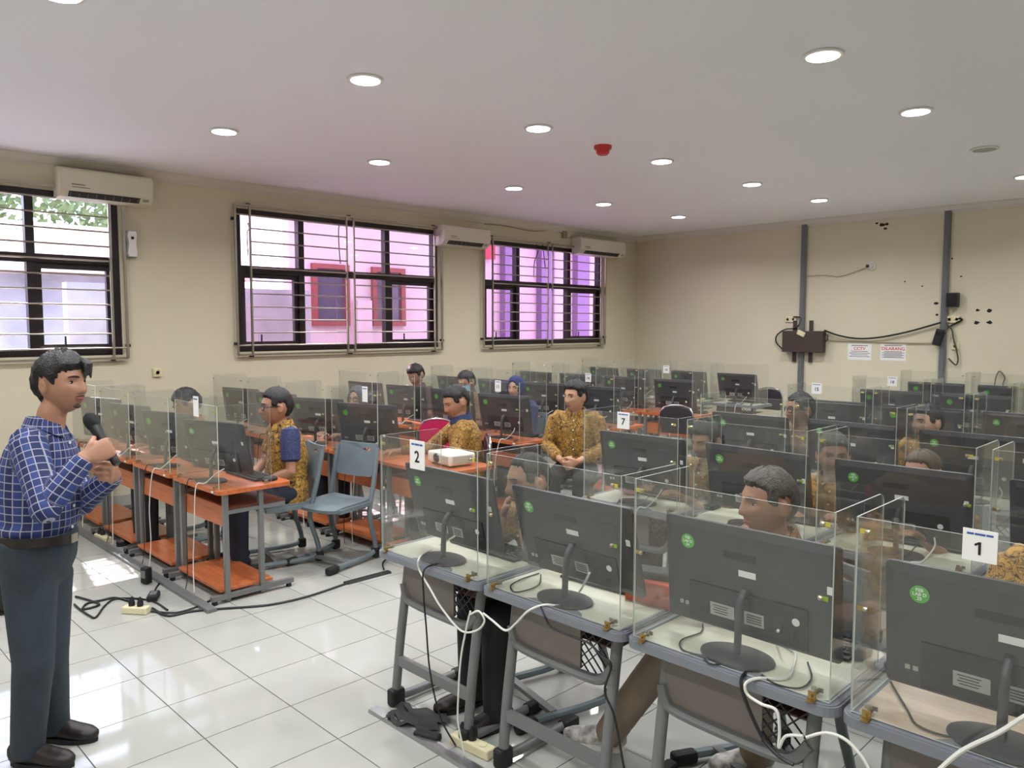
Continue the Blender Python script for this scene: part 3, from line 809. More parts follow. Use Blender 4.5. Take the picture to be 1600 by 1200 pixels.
for blk, XS, YS in (('L', LX, LY), ('R', RX, RY)):
    for r, y in enumerate(YS):
        for c, x in enumerate(XS[r]):
            white = (blk == 'R') or r == 5
            kind = ('white' if blk == 'R' else 'orange')
            where = '%s, %s' % (COLN[c], ROWN[r])
            side = 'on the aisle side opposite windows' if blk == 'R' else 'window side'
            d = place('wdesk' if white else 'odesk', (x, y, 0))
            if white:
                lab = 'white topped desk with grey rim, %s of %s' % (where, 'white block' if blk == 'R' else 'window block')
            else:
                lab = 'orange wood desk with foot shelf, %s of window block' % where
            if blk == 'R' and r == 0 and c == 3:
                for ch in kids(d):
                    if ch.name.startswith('tabletop'):
                        ch.material_slots[0].link = 'OBJECT'; ch.material_slots[0].material = pinktop_m
                lab = 'oak topped desk with grey rim at the picture edge, front row of white block'
            tag(d, lab, 'desk', 'white desks' if white else 'orange desks')
            proj = (blk == 'L' and r == 1 and c == 0)
            if proj: continue
            BW = 'white block' if blk == 'R' else 'window block'
            a = place('aio', (x, y + 0.115, DZ), 0)
            rz = rs.uniform(-3, 3)
            if blk == 'L': rz = 16 + rs.uniform(-5, 4) if r < 2 else (8 + rs.uniform(-4, 4) if r < 4 else rs.uniform(-4, 4))
            tilt = TILT.get((blk, r, c), -(9 + rs.uniform(-4, 5)))
            if blk == 'R' and r == 0 and c < 3: rz = 0
            a.rotation_euler = (0, 0, R_(rz))
            for ch in kids(a):
                if ch.name.startswith('panel'): ch.rotation_euler = (R_(-tilt), 0, 0); pan = ch
            tag(a, 'charcoal all-in-one computer seen from behind, %s, %s' % (where, BW), 'computer', 'all-in-one computers')
            nb_ = NUM.get((blk, r, c))
            k_ = to_px((x, y, 1))
            if k_ and k_[2] < 5.5:
                if nb_: lettering('FEB\nLAB D\n' + nb_, 0.0125, white_m, pan, (-0.205, -0.0020, 0.10), (R_(90), 0, 0), 0.95)
                else: lettering('FEB\nLAB D', 0.0125, white_m, pan, (-0.205, -0.0020, 0.10), (R_(90), 0, 0), 0.95)
            kb = place('kbd', (x + rs.uniform(-.02, .05), y + 0.375, DZ), R_(rs.uniform(-4, 4)))
            tag(kb, 'black keyboard behind the computer, %s, %s' % (where, BW), 'keyboard', 'black keyboards')
            dv = place('div', (x, y, DZ))
            tag(dv, 'clear acrylic hood clamped to desk, %s, %s' % (where, BW), 'divider', 'acrylic desk dividers')
            if (r < 3 or c == 0) and not (blk == 'R' and r == 0 and c == 1):
                ms = place('mouse', (x + 0.262, y + 0.40, DZ), R_(rs.uniform(-20, 20)))
                tag(ms, 'black computer mouse beside the keyboard, %s, %s' % (where, BW), 'mouse', 'black computer mice')
            # cables of the ordinary stations
            if not (blk == 'R' and r == 0):
                px0 = Vector((x + 0.15, y + 0.14, DZ + 0.10)); j = rs.uniform(-.03, .03)
                if not (blk == 'R' and r > 2):
                    cable('network_cable', [px0, px0 + Vector((0.0 + j, -0.05, -0.03)), (x + 0.12 + j, y + 0.03, DZ + 0.012), (x + 0.08 + j, y - 0.012, DZ - 0.01), (x + 0.06, y - 0.03, 0.45), (x + 0.02 + j, y - 0.02, 0.2), (x + 0.05, y - 0.04, 0.012)], 0.0036, whitecab_m,
                          'white network cable hanging from the computer, %s, %s' % (where, BW), 'cable', 'white network cables')
                if r < 3:
                    cable('power_cable', [(x + 0.10, y + 0.15, DZ + 0.09), (x + 0.06, y + 0.06, DZ + 0.02), (x - 0.05 + j, y + 0.035, DZ + 0.01), (x - 0.06 + j, y - 0.012, DZ - 0.01), (x - 0.08, y - 0.025, 0.4), (x - 0.1, y - 0.02, 0.1), (x - 0.02, y - 0.07, 0.012)], 0.003, black_m,
                          'black power cable hanging from the computer, %s, %s' % (where, BW), 'cable', 'black power cables')

# number cards standing on the hoods
def card(txt, px, py, y, w, h, label, blurred=False):
    p = at_y(px, py, y)
    t = empty('number_card', (p.x, p.y, p.z - h / 2)); tag(t, label, 'number card', 'white number cards')
    MB().box((0, 0, h / 2), (w, 0.003, h)).build('card', white_m, t)
    hd = MB()
    for k in range(3): hd.box((-w * 0.28 + k * w * 0.28, -0.0018, h * 0.86), (w * (0.2 if k != 1 else 0.3), 0.0008, h * 0.06))
    hd.build('heading', blue_m, t)
    if txt == '1':
        k = h * 0.40; ol = [(-0.02, 0.0), (0.16, 0.0), (0.16, 1.0), (0.0, 1.0), (-0.30, 0.80), (-0.24, 0.66), (-0.02, 0.80)]
        MB().prism([(u * k - 0.002, v * k + h * 0.22) for u, v in ol], 'y', -0.0028, -0.0015).build('lettering', ink_m, t)
    elif not blurred: lettering(txt, h * (0.56 if len(txt) == 1 else 0.45), ink_m, t, (0, -0.0020, h * 0.42), (R_(90), 0, 0))
card('1', 1531, 853, 2.018, 0.072, 0.075, 'white card reading 1 on the hood at the picture edge')
card('2', 652, 711, 2.018, 0.10, 0.125, 'white card reading 2 on the front row hood beside projector')
card('7', 974, 657, 3.515, 0.085, 0.095, 'white card reading 7 on second row hood')
card('15', 1276, 607, 6.345, 0.085, 0.09, 'white card reading 15 against back wall beneath brown cabinet')
card('18', 1394, 596, 7.79, 0.085, 0.09, 'white card reading 18 below the paper notices')
card('11', 778, 603, 4.79, 0.075, 0.10, 'white card reading 11 on third row window block hood')
card('14', 919, 590, 6.14, 0.075, 0.09, 'white card reading 14 behind the man with clasped hands')
card('10', 1041, 577, 7.59, 0.08, 0.09, 'white card reading 10 on fifth row window block hood')
card('8', 570, 616, 3.39, 0.07, 0.12, 'white card in front of the woman in grey headscarf', True)
card('5', 306, 635, 2.03, 0.075, 0.13, 'white card in front of the man looking down', True)

# ------------------------------------------------------------------ wall fittings
def air_con(y0, y1, z0, z1, m, label):
    t = empty('air_conditioner', (WALL_X, (y0 + y1) / 2, z0)); tag(t, label, 'air conditioner', 'wall air conditioners')
    h, L, d = z1 - z0, y1 - y0, 0.20
    ol = [(0.0, 0.0), (0.0, h), (d - 0.03, h), (d - 0.008, h - 0.012), (d, h - 0.05), (d, 0.085), (d - 0.012, 0.06), (d - 0.06, 0.015), (0.07, 0.0)]
    MB().prism(ol, 'y', -L / 2, L / 2).build('casing', m, t)
    s = MB().box((d + 0.001, 0, h * 0.58), (0.004, L - 0.03, h * 0.66)); s.build('front_cover', m, t)
    rot = Matrix.Rotation(R_(-52), 3, 'Y')
    MB().box((d - 0.033, -0.02, 0.04), (0.062, L * 0.76, 0.008), 0, Matrix.Rotation(R_(-43), 3, 'Y')).build('outlet', mat('outlet_dark', (48, 46, 44), 0.5), t)
    for k in range(9):
        MB().box((d - 0.030, -L * 0.36 + k * L * 0.72 / 8 - 0.02, 0.038), (0.05, 0.004, 0.012), 0, Matrix.Rotation(R_(-43), 3, 'Y')).build('louver', mat('louver_grey', (120, 118, 112), 0.5), t)
    MB().box((d - 0.028, L / 2 - 0.06, 0.047), (0.03, 0.05, 0.01), 0, Matrix.Rotation(R_(-43), 3, 'Y')).build('display', mat('display_grey', (150, 150, 146), 0.4), t)
    b = MB().box((d + 0.0035, -L / 2 + 0.15, h * 0.45), (0.001, 0.11, 0.010)); b.box((d + 0.0035, -L / 2 + 0.17, h * 0.36), (0.001, 0.15, 0.007))
    b.build('marking', mat('print_grey', (120, 116, 104), 0.6), t)
air_con(2.06, 2.86, 2.895, 3.165, acbody_m, 'cream air conditioner above the window behind presenter')
air_con(6.49, 7.30, 2.80, 3.06, acbody2_m, 'white air conditioner between the middle and far windows')
air_con(9.22, 10.35, 2.86, 3.12, acbody2_m, 'white air conditioner in the corner by the back wall')
# air freshener
p = at_x(203, 381, WALL_X)
t = empty('air_freshener', (WALL_X, p.y, p.z - 0.13)); tag(t, 'white oval air freshener dispenser beside barred window', 'dispenser')
ol = [(-0.04, 0), (0.04, 0), (0.048, 0.03), (0.036, 0.13), (0.048, 0.21), (0.038, 0.25), (-0.038, 0.25), (-0.048, 0.21), (-0.036, 0.13), (-0.048, 0.03)]
MB().prism([(y * 1.15, z) for y, z in ol], 'x', 0, 0.05).build('back_case', mat('dispenser_grey', (150, 150, 156), 0.4), t)
MB().prism([(y * 0.9, z * 0.96 + 0.005) for y, z in ol], 'x', 0.05, 0.075).build('cover', white_m, t)
MB().lathe([(0.014, 0), (0.014, 0.006)], (0.075, 0, 0.18), 12, 0, 1, 1, Matrix.Rotation(R_(90), 3, 'Y')).build('nozzle', black_m, t)
# outlet on wall
def socket(loc, rz, label, n=1):
    t = empty('wall_socket', loc, rz); tag(t, label, 'wall socket')
    MB().rbox((0, 0.012, 0), (0.085 * n, 0.024, 0.085), 0.006).build('plate', ivory_m, t)
    for k in range(n):
        MB().lathe([(0.024, 0), (0.024, 0.004), (0.019, 0.004), (0.018, -0.006)], ((k - (n - 1) / 2) * 0.085, 0.024, 0), 16, 0, 1, 1, Matrix.Rotation(R_(-90), 3, 'X')).build('outlet_ring', ivory_m, t)
    return t
p = at_x(245, 582, WALL_X); socket((WALL_X, p.y, p.z), R_(-90), 'ivory wall socket low on the wall beside the presenter')
# cable along wall above window 3 with junction box
cable('wall_cable', [at_x(a, b, WALL_X + 0.01) for a, b in ((757, 350), (790, 353), (830, 361), (862, 360), (882, 366), (886, 372), (895, 370))], 0.006, mat('grey_cable', (150, 140, 120), 0.6), 'thin beige cable along the wall above purple window')
p = at_x(880, 367, WALL_X)
tag(MB().rbox((WALL_X + 0.025, p.y, p.z), (0.05, 0.09, 0.11), 0.006).build('junction_box', mat('junction_grey', (150, 146, 120), 0.6)), 'small grey junction box above purple window', 'junction box')
for (pts, lb) in ((((387, 348), (389, 357), (386, 366), (388, 400)), 'black cable hook hanging on left of middle window'), (((532, 346), (529, 360), (530, 390), (532, 412)), 'thin black cable hanging in the middle window'), (((838, 382), (841, 392), (835, 410), (834, 432)), 'thin dark cable hanging in purple window'), (((848, 382), (850, 400), (852, 420)), 'thin dark straight cable beside double bars in purple window')):
    cable('hanging_cable', [at_x(a, b, WALL_X + 0.02) for a, b in pts], 0.006, black_m, lb)

# back wall: conduits, boxes, notices
BW_ = BACK_Y
def bp(px, py, off=0.0): return at_y(px, py, BW_ - off)
for (px, lb) in ((1256, 'grey steel conduit running down the back wall through brown cabinet'), (1478, 'grey steel conduit running down back wall beside small black box')):
    p = bp(px, 440)
    t = empty('wall_conduit', (p.x, BW_, 0)); tag(t, lb, 'conduit', 'grey wall conduits')
    MB().box((0, -0.02, (CEIL_Z - 0.06 + 0.1) / 2), (0.075, 0.04, CEIL_Z - 0.16)).build('channel', grey_m, t)
    MB().box((0, -0.043, (CEIL_Z - 0.06 + 0.1) / 2), (0.05, 0.008, CEIL_Z - 0.17)).build('cover_strip', mat('conduit_cover', (104, 106, 110), 0.45), t)
brn = mat('dark_brown_steel', (66, 54, 46), 0.5)
a, b = bp(1224, 517, 0.09), bp(1287, 551, 0.09)
t = empty('wall_cabinet', ((a.x + b.x) / 2, BW_, b.z)); tag(t, 'dark brown steel cabinet hung across the conduit on back wall', 'cabinet')
w = b.x - a.x; h = a.z - b.z
MB().rbox((0, -0.075, h / 2), (w, 0.10, h), 0.006).build('body', brn, t)
for s in (-0.27, 0.13): MB().box((s * w, -0.015, h / 2 + 0.0), (0.05, 0.025, h + 0.30)).build('mounting_bar', brn, t)
MB().tube([(w / 2 + 0.02, -0.09, h * 0.5), (w / 2 + 0.05, -0.09, h * 0.6), (w / 2 + 0.05, -0.09, h * 0.8), (w / 2, -0.09, h * 0.85)], 0.008, 6).build('handle', black_m, t)
p = bp(1251, 521, 0.15); MB().rbox((p.x - t.location.x, -0.135, p.z - b.z), (0.12, 0.03, 0.07), 0.01, rot=Matrix.Rotation(R_(25), 3, 'Y')).build('socket_block', ivory_m, t)
p = bp(1236, 499); socket((p.x, BW_, p.z), R_(180), 'ivory double socket above the brown cabinet', 2)
p = bp(1490, 499); socket((p.x, BW_, p.z), R_(180), 'ivory double socket below small black box', 2)
p = bp(1493, 541); s_ = socket((p.x, BW_, p.z), R_(180), 'ivory extension socket hanging at end of the conduit')
p = bp(1487, 469)
t = empty('speaker_box', (p.x, BW_, p.z - 0.09)); tag(t, 'small black box on the back wall beside conduit', 'box')
MB().rbox((0.03, -0.06, 0.09), (0.13, 0.12, 0.18), 0.008).build('body', black_m, t); MB().box((0.03, -0.122, 0.09), (0.1, 0.006, 0.14)).build('grille', aio_d, t)
p = bp(1467, 527, 0.06)
t = empty('router_box', (p.x, BW_ - 0.045, p.z - 0.1)); tag(t, 'tilted black router box on conduit above back desks', 'router')
MB().rbox((0, -0.03, 0.1), (0.10, 0.05, 0.21), 0.01, rot=Matrix.Rotation(R_(14), 3, 'Y')).build('body', black_m, t)
MB().rbox((0.01, -0.057, 0.15), (0.06, 0.004, 0.04), 0.001, rot=Matrix.Rotation(R_(14), 3, 'Y')).build('front_plate', aio_d, t)
# cctv camera
p = bp(1362, 416)
t = empty('security_camera', (p.x, BW_, p.z)); tag(t, 'white dome security camera on the back wall', 'camera')
MB().lathe([(0.06, 0), (0.06, 0.02), (0.05, 0.035)], (0, 0, 0), 20, 0, 1, 1, Matrix.Rotation(R_(90), 3, 'X')).build('base', white_m, t, True)
MB().lathe([(0.045, 0.03), (0.042, 0.05), (0.03, 0.07), (0.01, 0.078)], (0, 0, 0), 20, 0, 1, 1, Matrix.Rotation(R_(90), 3, 'X')).build('dome', mat('dome_white', (210, 210, 206), 0.3), t, True)
MB().lathe([(0.022, 0.05), (0.022, 0.085), (0.01, 0.09)], (-0.025, 0, 0), 14, 0, 1, 1, Matrix.Rotation(R_(90), 3, 'X')).build('lens', black_m, t, True)
cable('wall_cable', [bp(a, b, 0.02) for a, b in ((1357, 417), (1335, 425), (1312, 432), (1298, 431), (1285, 430), (1260, 431))], 0.008, mat('pale_cable', (176, 172, 150), 0.6), 'pale cable from conduit to the security camera')
cable('wall_cable', [bp(a, b, 0.05) for a, b in ((1288, 516), (1310, 524), (1340, 529), (1375, 527), (1420, 518), (1470, 504))], 0.012, black_m, 'sagging black cable between the two conduits')
cable('wall_cable', [bp(a, b, 0.02) for a, b in ((1290, 520), (1296, 531), (1340, 533), (1420, 536), (1460, 536))], 0.008, mat('beige_cable', (168, 160, 130), 0.6), 'thin beige cable running level above the notices')
cable('wall_cable', [bp(a, b, 0.04) for a, b in ((1222, 545), (1213, 535), (1214, 524), (1226, 515), (1240, 513), (1248, 508), (1252, 497), (1240, 495))], 0.010, black_m, 'black cable looping round the brown cabinet')
cable('wall_cable', [bp(a, b, 0.04) for a, b in ((1478, 505), (1487, 515), (1490, 530), (1494, 545), (1497, 562), (1493, 570), (1482, 560))], 0.010, mat('dark_green_cable', (70, 72, 58), 0.6), 'dark cable hanging from the socket beside the conduit')
cable('wall_cable', [bp(a, b, 0.03) for a, b in ((1481, 512), (1492, 506), (1503, 500), (1498, 497))], 0.012, black_m, 'short black plug lead beside double socket')
cable('wall_cable', [bp(a, b, 0.03) for a, b in ((1553, 612), (1556, 590), (1562, 580), (1570, 590), (1567, 600), (1570, 614))], 0.008, mat('grey_lead', (110, 104, 92), 0.6), 'grey cable loop standing up against back wall')
holes_m = mat('bare_plaster', (40, 36, 30), 0.9)
hk = 0
for (px, py, r) in ((1378, 351, 6), (1386, 350, 4), (1370, 349, 3), (1384, 357, 4), (1463, 474, 4), (1464, 492, 3.5), (1527, 485, 4), (1546, 485, 5), (1526, 504, 5), (1546, 504, 5), (1414, 440, 2), (1441, 447, 2), (1502, 432, 2), (1488, 404, 2)):
    p = bp(px, py); rr = r * 0.0078 * 0.8
    n = 9; ol = [(p.x + rr * math.cos(2 * math.pi * k / n) * rs.uniform(.6, 1.3), p.z + rr * 0.7 * math.sin(2 * math.pi * k / n) * rs.uniform(.6, 1.3)) for k in range(n)]
    o = MB().prism(ol, 'y', BW_ - 0.003, BW_ + 0.002).build('plaster_chip', holes_m); o.parent = bpy.data.objects['wall_back']
def notice(px0, py0, px1, py1, head, label, body):
    a, b = bp(px0, py0, 0.003), bp(px1, py1, 0.003)
    w, h = b.x - a.x, a.z - b.z
    t = empty('paper_notice', (a.x + w / 2, BW_, b.z)); tag(t, label, 'notice', 'paper notices on the back wall')
    MB().box((0, -0.002, h / 2), (w, 0.003, h)).build('sheet', white_m, t)
    lettering(head, h * 0.27, red_m, t, (0, -0.0045, h * 0.70), (R_(90), 0, 0))
    m = MB()
    for k in range(body): m.box((0, -0.004, h * (0.53 - 0.42 * k / body)), (w * (0.86 if k % 2 else 0.7), 0.0008, h * 0.028))
    m.box((0, -0.004, h * 0.90), (w * 0.7, 0.0008, h * 0.04))
    m.build('print_lines', ink_m, t)
notice(1325, 537, 1361, 563, 'CCTV', 'white paper notice headed CCTV in red', 4)
notice(1376, 537, 1415, 564, 'DILARANG', 'white paper notice headed DILARANG in red', 6)
pp = bp(1302, 374 + 240, 0.0)
# grey steel cupboard standing at the back (its side shows between hoods)
p0 = at_y(1340, 585, 10.35)

# ------------------------------------------------------------------ projector, boxes, floor things
p = at_z(712, 732, DZ)
t = empty('projector', (-4.36, 3.70, DZ), R_(-8)); tag(t, 'white projector standing on the orange desk by the aisle', 'projector')
pw = mat('projector_white', (232, 230, 220), 0.35, var=0.01)
MB().rbox((0, 0, 0.055), (0.31, 0.23, 0.085), 0.016, seg=3).build('case', pw, t, True)
MB().tube([(-0.02, -0.112, 0.055), (-0.02, -0.125, 0.055)], [0.036, 0.034], 24).build('lens_ring', mat('lens_ring', (70, 70, 74), 0.3), t, True)
MB().lathe([(0.027, 0), (0.022, 0.008), (0.008, 0.012)], (-0.02, -0.122, 0.055), 20, 0, 1, 1, Matrix.Rotation(R_(90), 3, 'X')).build('lens', screen_m, t, True)
v = MB()
for k in range(6): v.box((0.1565, 0, 0.028 + 0.01 * k), (0.003, 0.17, 0.004))
v.build('vent', mat('vent_beige', (170, 164, 146), 0.5), t)
v = MB()
for k in range(6): v.box((0.09, -0.116, 0.028 + 0.01 * k), (0.10, 0.003, 0.004))
v.build('vent', mat('vent_beige', (170, 164, 146), 0.5), t)
for sx in (-1, 1): MB().lathe([(0.012, 0), (0.012, 0.016)], (0.12 * sx, -0.08, 0), 10).build('foot', rubber_m, t)

p = at_z(1010, 925, DZ)
t = empty('orange_box', (-1.625, 2.37, DZ), R_(6)); tag(t, 'bright orange-red carton on the white desk between two hoods', 'box')
ob = mat('orange_card', (226, 88, 52), 0.55)
MB().rbox((0, 0, 0.042), (0.19, 0.11, 0.084), 0.003).build('carton', ob, t); MB().box((0, 0, 0.085), (0.188, 0.108, 0.003)).build('lid', ob, t)
t = empty('black_case', (-1.615, 2.385, DZ + 0.087), R_(20)); tag(t, 'flat black case lying on the orange-red carton', 'case')
MB().rbox((0, 0, 0.014), (0.16, 0.09, 0.028), 0.008).build('body', rubber_m, t); MB().box((0, 0, 0.0285), (0.15, 0.08, 0.002)).build('lid', black_m, t)
# white router cable tray etc behind desk two
t = empty('network_switch', (-2.28, 4.12 - 0.3, DZ)); tag(t, 'small black network box on the second row desk', 'network box')
MB().rbox((0, 0, 0.015), (0.14, 0.09, 0.03), 0.006).build('body', black_m, t); MB().box((0, -0.046, 0.015), (0.10, 0.002, 0.012)).build('port_strip', grey_m, t)
# pink plastic bag on the second row aisle desk
t = MB()
pts = []
bagm = mat('pink_plastic_bag', (214, 150, 168), 0.25, var=0.12, scale=18)
nu, nv = 14, 10
for i in range(nv + 1):
    for j in range(nu):
        e = math.pi * i / nv - math.pi / 2; a = 2 * math.pi * j / nu
        k = 1 + 0.18 * math.sin(3 * a + 2 * e) + 0.08 * math.sin(7 * a)
        pts.append((0.10 * k * math.cos(e) * math.cos(a), 0.08 * k * math.cos(e) * math.sin(a), 0.075 + 0.075 * math.sin(e)))
fs = [(i * nu + j, i * nu + (j + 1) % nu, (i + 1) * nu + (j + 1) % nu, (i + 1) * nu + j) for i in range(nv) for j in range(nu)]
t.add(pts, fs); o = t.build('plastic_bag', bagm, smooth=True); o.location = (-2.79, 3.80, DZ)
tag(o, 'crumpled pink plastic bag on second row white desk by the aisle', 'bag')

def power_strip(loc, rz, n, label, L=None):
    L = L or 0.055 * n + 0.05
    t = empty('power_strip', loc, rz); tag(t, label, 'power strip')
    MB().rbox((0, 0, 0.022), (L, 0.055, 0.044), 0.007).build('body', ivory_m, t)
    for k in range(n):
        x = (k - (n - 1) / 2) * 0.055
        MB().lathe([(0.021, 0.0), (0.021, 0.003), (0.016, 0.003), (0.015, 0.001)], (x, 0, 0.0435), 14).build('outlet_ring', ivory_m, t)
        if k < 2:
            MB().lathe([(0.018, 0), (0.018, 0.025), (0.010, 0.04), (0.006, 0.055)], (x, 0, 0.046), 12).build('plug', black_m, t, True)
    return t
p = at_z(213, 958, 0); power_strip((p.x, p.y, 0), R_(38), 2, 'ivory power strip with two black plugs on floor near presenter')
p = at_z(738, 1172, 0); power_strip((p.x, p.y, 0), R_(5), 3, 'ivory power strip under the nearest white desk')
p = at_z(680, 857, 0); power_strip((p.x, p.y + 0.05, 0), R_(20), 3, 'ivory power strip on floor beside grey chair')
p = at_z(165, 850, 0); power_strip((-6.75, 2.0, 0.0), R_(5), 3, 'ivory power strip under the front row window block desks')
def adapter(loc, rz, label, s=1.0, stand=False):
    t = empty('power_adapter', loc, rz); tag(t, label, 'power adapter')
    if stand: MB().rbox((0, 0, 0.06), (0.06, 0.05, 0.11), 0.008).build('body', rubber_m, t); MB().box((0, -0.026, 0.07), (0.04, 0.002, 0.05)).build('rating_label', grey_m, t)
    else: MB().rbox((0, 0, 0.02 * s), (0.12 * s, 0.065 * s, 0.04 * s), 0.010).build('body', rubber_m, t); MB().box((0, 0, 0.0405 * s), (0.07 * s, 0.04 * s, 0.001)).build('rating_label', grey_m, t)
p = at_z(240, 936, 0); adapter((p.x, p.y, 0), R_(-30), 'black power adapter brick lying on floor near ivory strip')
p = at_z(229, 912, 0); adapter((p.x, p.y, 0), R_(20), 'upright black power adapter by the front row desk foot', stand=True)
def zf(pts, z=0.008): return [at_z(a, b, z) for a, b in pts]
cable('floor_cable', zf([(238, 950), (262, 962), (300, 955), (345, 951), (420, 945), (480, 932), (540, 912), (552, 908)]), 0.007, black_m, 'long black floor cable crossing the aisle from power strip')
cable('floor_cable', zf([(236, 955), (275, 957), (310, 947), (332, 936)]), 0.006, black_m, 'black floor cable running to the front row desk foot')
cable('floor_cable', zf([(118, 932), (140, 938), (155, 945), (130, 952), (136, 943), (158, 938), (180, 934), (205, 940)]), 0.007, black_m, 'looped black floor cable behind the presenter')
cable('floor_cable', zf([(116, 944), (125, 952), (140, 962), (150, 964), (165, 945), (185, 935), (235, 938), (262, 953)]), 0.006, black_m, 'second black floor cable curling towards ivory power strip')
cable('floor_cable', zf([(-10, 960), (10, 959), (30, 957)]), 0.008, black_m, 'black floor cable at the left picture edge')
cable('floor_cable', zf([(240, 928), (246, 915), (256, 905), (275, 898), (300, 893)]), 0.005, black_m, 'black lead from adapter brick to the desk foot')
cable('floor_cable', zf([(600, 890), (598, 880), (606, 872), (618, 868)], 0.02), 0.006, black_m, 'short black lead rising from floor cover strip')
a, b = at_z(478 + 62, 912, 0), at_z(608, 894, 0)
d = (b - a); tmp = MB(); ang = math.atan2(d.y, d.x)
L = d.length
o = MB().prism([(-0.035, 0), (0.035, 0), (0.018, 0.012), (-0.018, 0.012)], 'x', 0, L).build('cable_cover', rubber_m); o.location = a; o.rotation_euler = (0, 0, ang)
tag(o, 'black rubber cable cover strip on the aisle floor', 'cable cover')
a, b = at_z(583, 1110, 0), at_z(770, 1222, 0); d = b - a
o = MB().prism([(-0.028, 0), (0.028, 0), (0.024, 0.016), (-0.024, 0.016)], 'x', 0, d.length).build('floor_trunking', alu_m); o.location = a; o.rotation_euler = (0, 0, math.atan2(d.y, d.x))
tag(o, 'shiny aluminium floor trunking under nearest white desk', 'trunking')
o = MB().prism([(-0.03, 0), (0.03, 0), (0.03, 0.022), (-0.03, 0.022)], 'x', -7.6, -4.55).build('floor_trunking', grey_m); o.location = (0, 1.945, 0)
tag(o, 'grey floor trunking along front row of window block', 'trunking')
t = empty('cloth_scrap', tuple(at_z(650, 1128, 0)), R_(20)); tag(t, 'crumpled black cloth on floor under nearest desk', 'cloth')
cs = MB(); vs = []
for i in range(9):
    for j in range(7):
        vs.append(((i / 8 - .5) * 0.26 + 0.02 * math.sin(j * 2.1), (j / 6 - .5) * 0.16 + 0.02 * math.sin(i * 1.7), 0.012 + 0.018 * (0.5 + 0.5 * math.sin(i * 1.9 + j * 2.3))))
cs.add(vs, [(i * 7 + j, i * 7 + j + 1, (i + 1) * 7 + j + 1, (i + 1) * 7 + j) for i in range(8) for j in range(6)])
cs.build('fabric', rubber_m, t, True)
MB().rbox((0.12, -0.10, 0.015), (0.12, 0.045, 0.03), 0.008).build('strap', rubber_m, t)
tag(t, None)

p = at_z(4, 950, 0)
t = empty('shoulder_bag', (p.x, p.y, 0), R_(20)); tag(t, 'black bag on the floor at picture edge behind presenter', 'bag')
MB().rbox((0, 0, 0.10), (0.34, 0.16, 0.20), 0.05, seg=3).build('body', rubber_m, t, True)
MB().tube(smooth_path([(-0.12, 0, 0.19), (-0.08, 0.01, 0.27), (0.08, 0.01, 0.27), (0.12, 0, 0.19)], 5), 0.012, 8).build('handle', rubber_m, t, True)

# front row white desk cables, traced from where they lie
def dk(px, py, z=DZ + 0.006): return at_z(px, py, z)
def yk(px, py, y=1.99): return at_y(px, py, y)
cable('network_cable', [at_y(710, 838, 2.14), dk(690, 850), dk(668, 862), yk(655, 872), yk(655, 890), yk(672, 920), yk(690, 950), yk(720, 985), yk(745, 985), yk(757, 970), yk(748, 955), yk(735, 960)], 0.0042, whitecab_m, 'white network cable hanging from the nearest desk by the aisle', 'cable', 'front desk white cables')
cable('network_cable', [yk(735, 955), yk(728, 985), yk(720, 1030), yk(716, 1090), yk(716, 1130), yk(726, 1180)], 0.004, whitecab_m, 'pale cable dropping to floor between first and second desk', 'cable', 'front desk white cables')
cable('power_cable', [dk(690, 880), yk(663, 890), yk(662, 930), yk(666, 980), yk(672, 1050), yk(688, 1120), yk(712, 1165)], 0.004, black_m, 'black power cable hanging beside the modesty panel by the aisle')
cable('network_cable', [at_y(921, 895, 2.16), dk(905, 925), dk(880, 945), dk(850, 945), yk(825, 955), yk(805, 975), yk(790, 985), yk(770, 970), yk(755, 958)], 0.0045, whitecab_m, 'white network cable from computer 31 over the desk edge', 'cable', 'front desk white cables')
cable('power_cable', [dk(845, 948), yk(850, 960), yk(862, 980), yk(895, 995), yk(920, 1005), yk(940, 1025), yk(955, 1040), yk(945, 1080), yk(960, 1120), yk(975, 1200)], 0.004, black_m, 'black power cable hanging from the desk of computer 31')
cable('power_cable', [dk(845, 898), dk(843, 912), dk(830, 920), dk(805, 925), dk(798, 915), dk(815, 905), dk(842, 896)], 0.003, black_m, 'thin black lead looped on the desk of computer 31')
cable('network_cable', [at_y(1216, 985, 2.16), dk(1212, 1000), dk(1225, 1008), dk(1242, 1020), dk(1240, 1040), dk(1228, 1060), dk(1185, 1060), yk(1165, 1068), yk(1168, 1085), yk(1190, 1100), yk(1213, 1110), yk(1218, 1140), yk(1217, 1168), yk(1228, 1150), yk(1255, 1150)], 0.0045, whitecab_m, 'white network cable curling from computer 24 over the edge', 'cable', 'front desk white cables')
cable('power_cable', [dk(1165, 1050), yk(1158, 1065), yk(1165, 1095), yk(1190, 1150), yk(1215, 1180), yk(1240, 1195)], 0.0055, black_m, 'thick black cable hanging from the desk of computer 24')
cable('power_cable', [dk(1098, 975), dk(1095, 988), dk(1065, 1000), dk(1066, 1015), dk(1095, 1025), dk(1112, 1038), dk(1140, 1035)], 0.003, black_m, 'thin black lead on the desk of computer 24')
cable('power_cable', [dk(1262, 1035), dk(1268, 1060), dk(1250, 1075), dk(1215, 1070), dk(1190, 1055)], 0.003, black_m, 'thin black lead beside the base of computer 24')
cable('network_cable', [yk(1260, 1152), yk(1290, 1145), yk(1320, 1155), yk(1345, 1180), yk(1360, 1205)], 0.0045, whitecab_m, 'white cable sagging below the desk gap near computer 25', 'cable', 'front desk white cables')
cable('network_cable', [yk(1455, 1215), yk(1500, 1175), yk(1560, 1145), yk(1600, 1120), yk(1640, 1100)], 0.0055, whitecab_m, 'thick white cable across the front of computer 25', 'cable', 'front desk white cables')
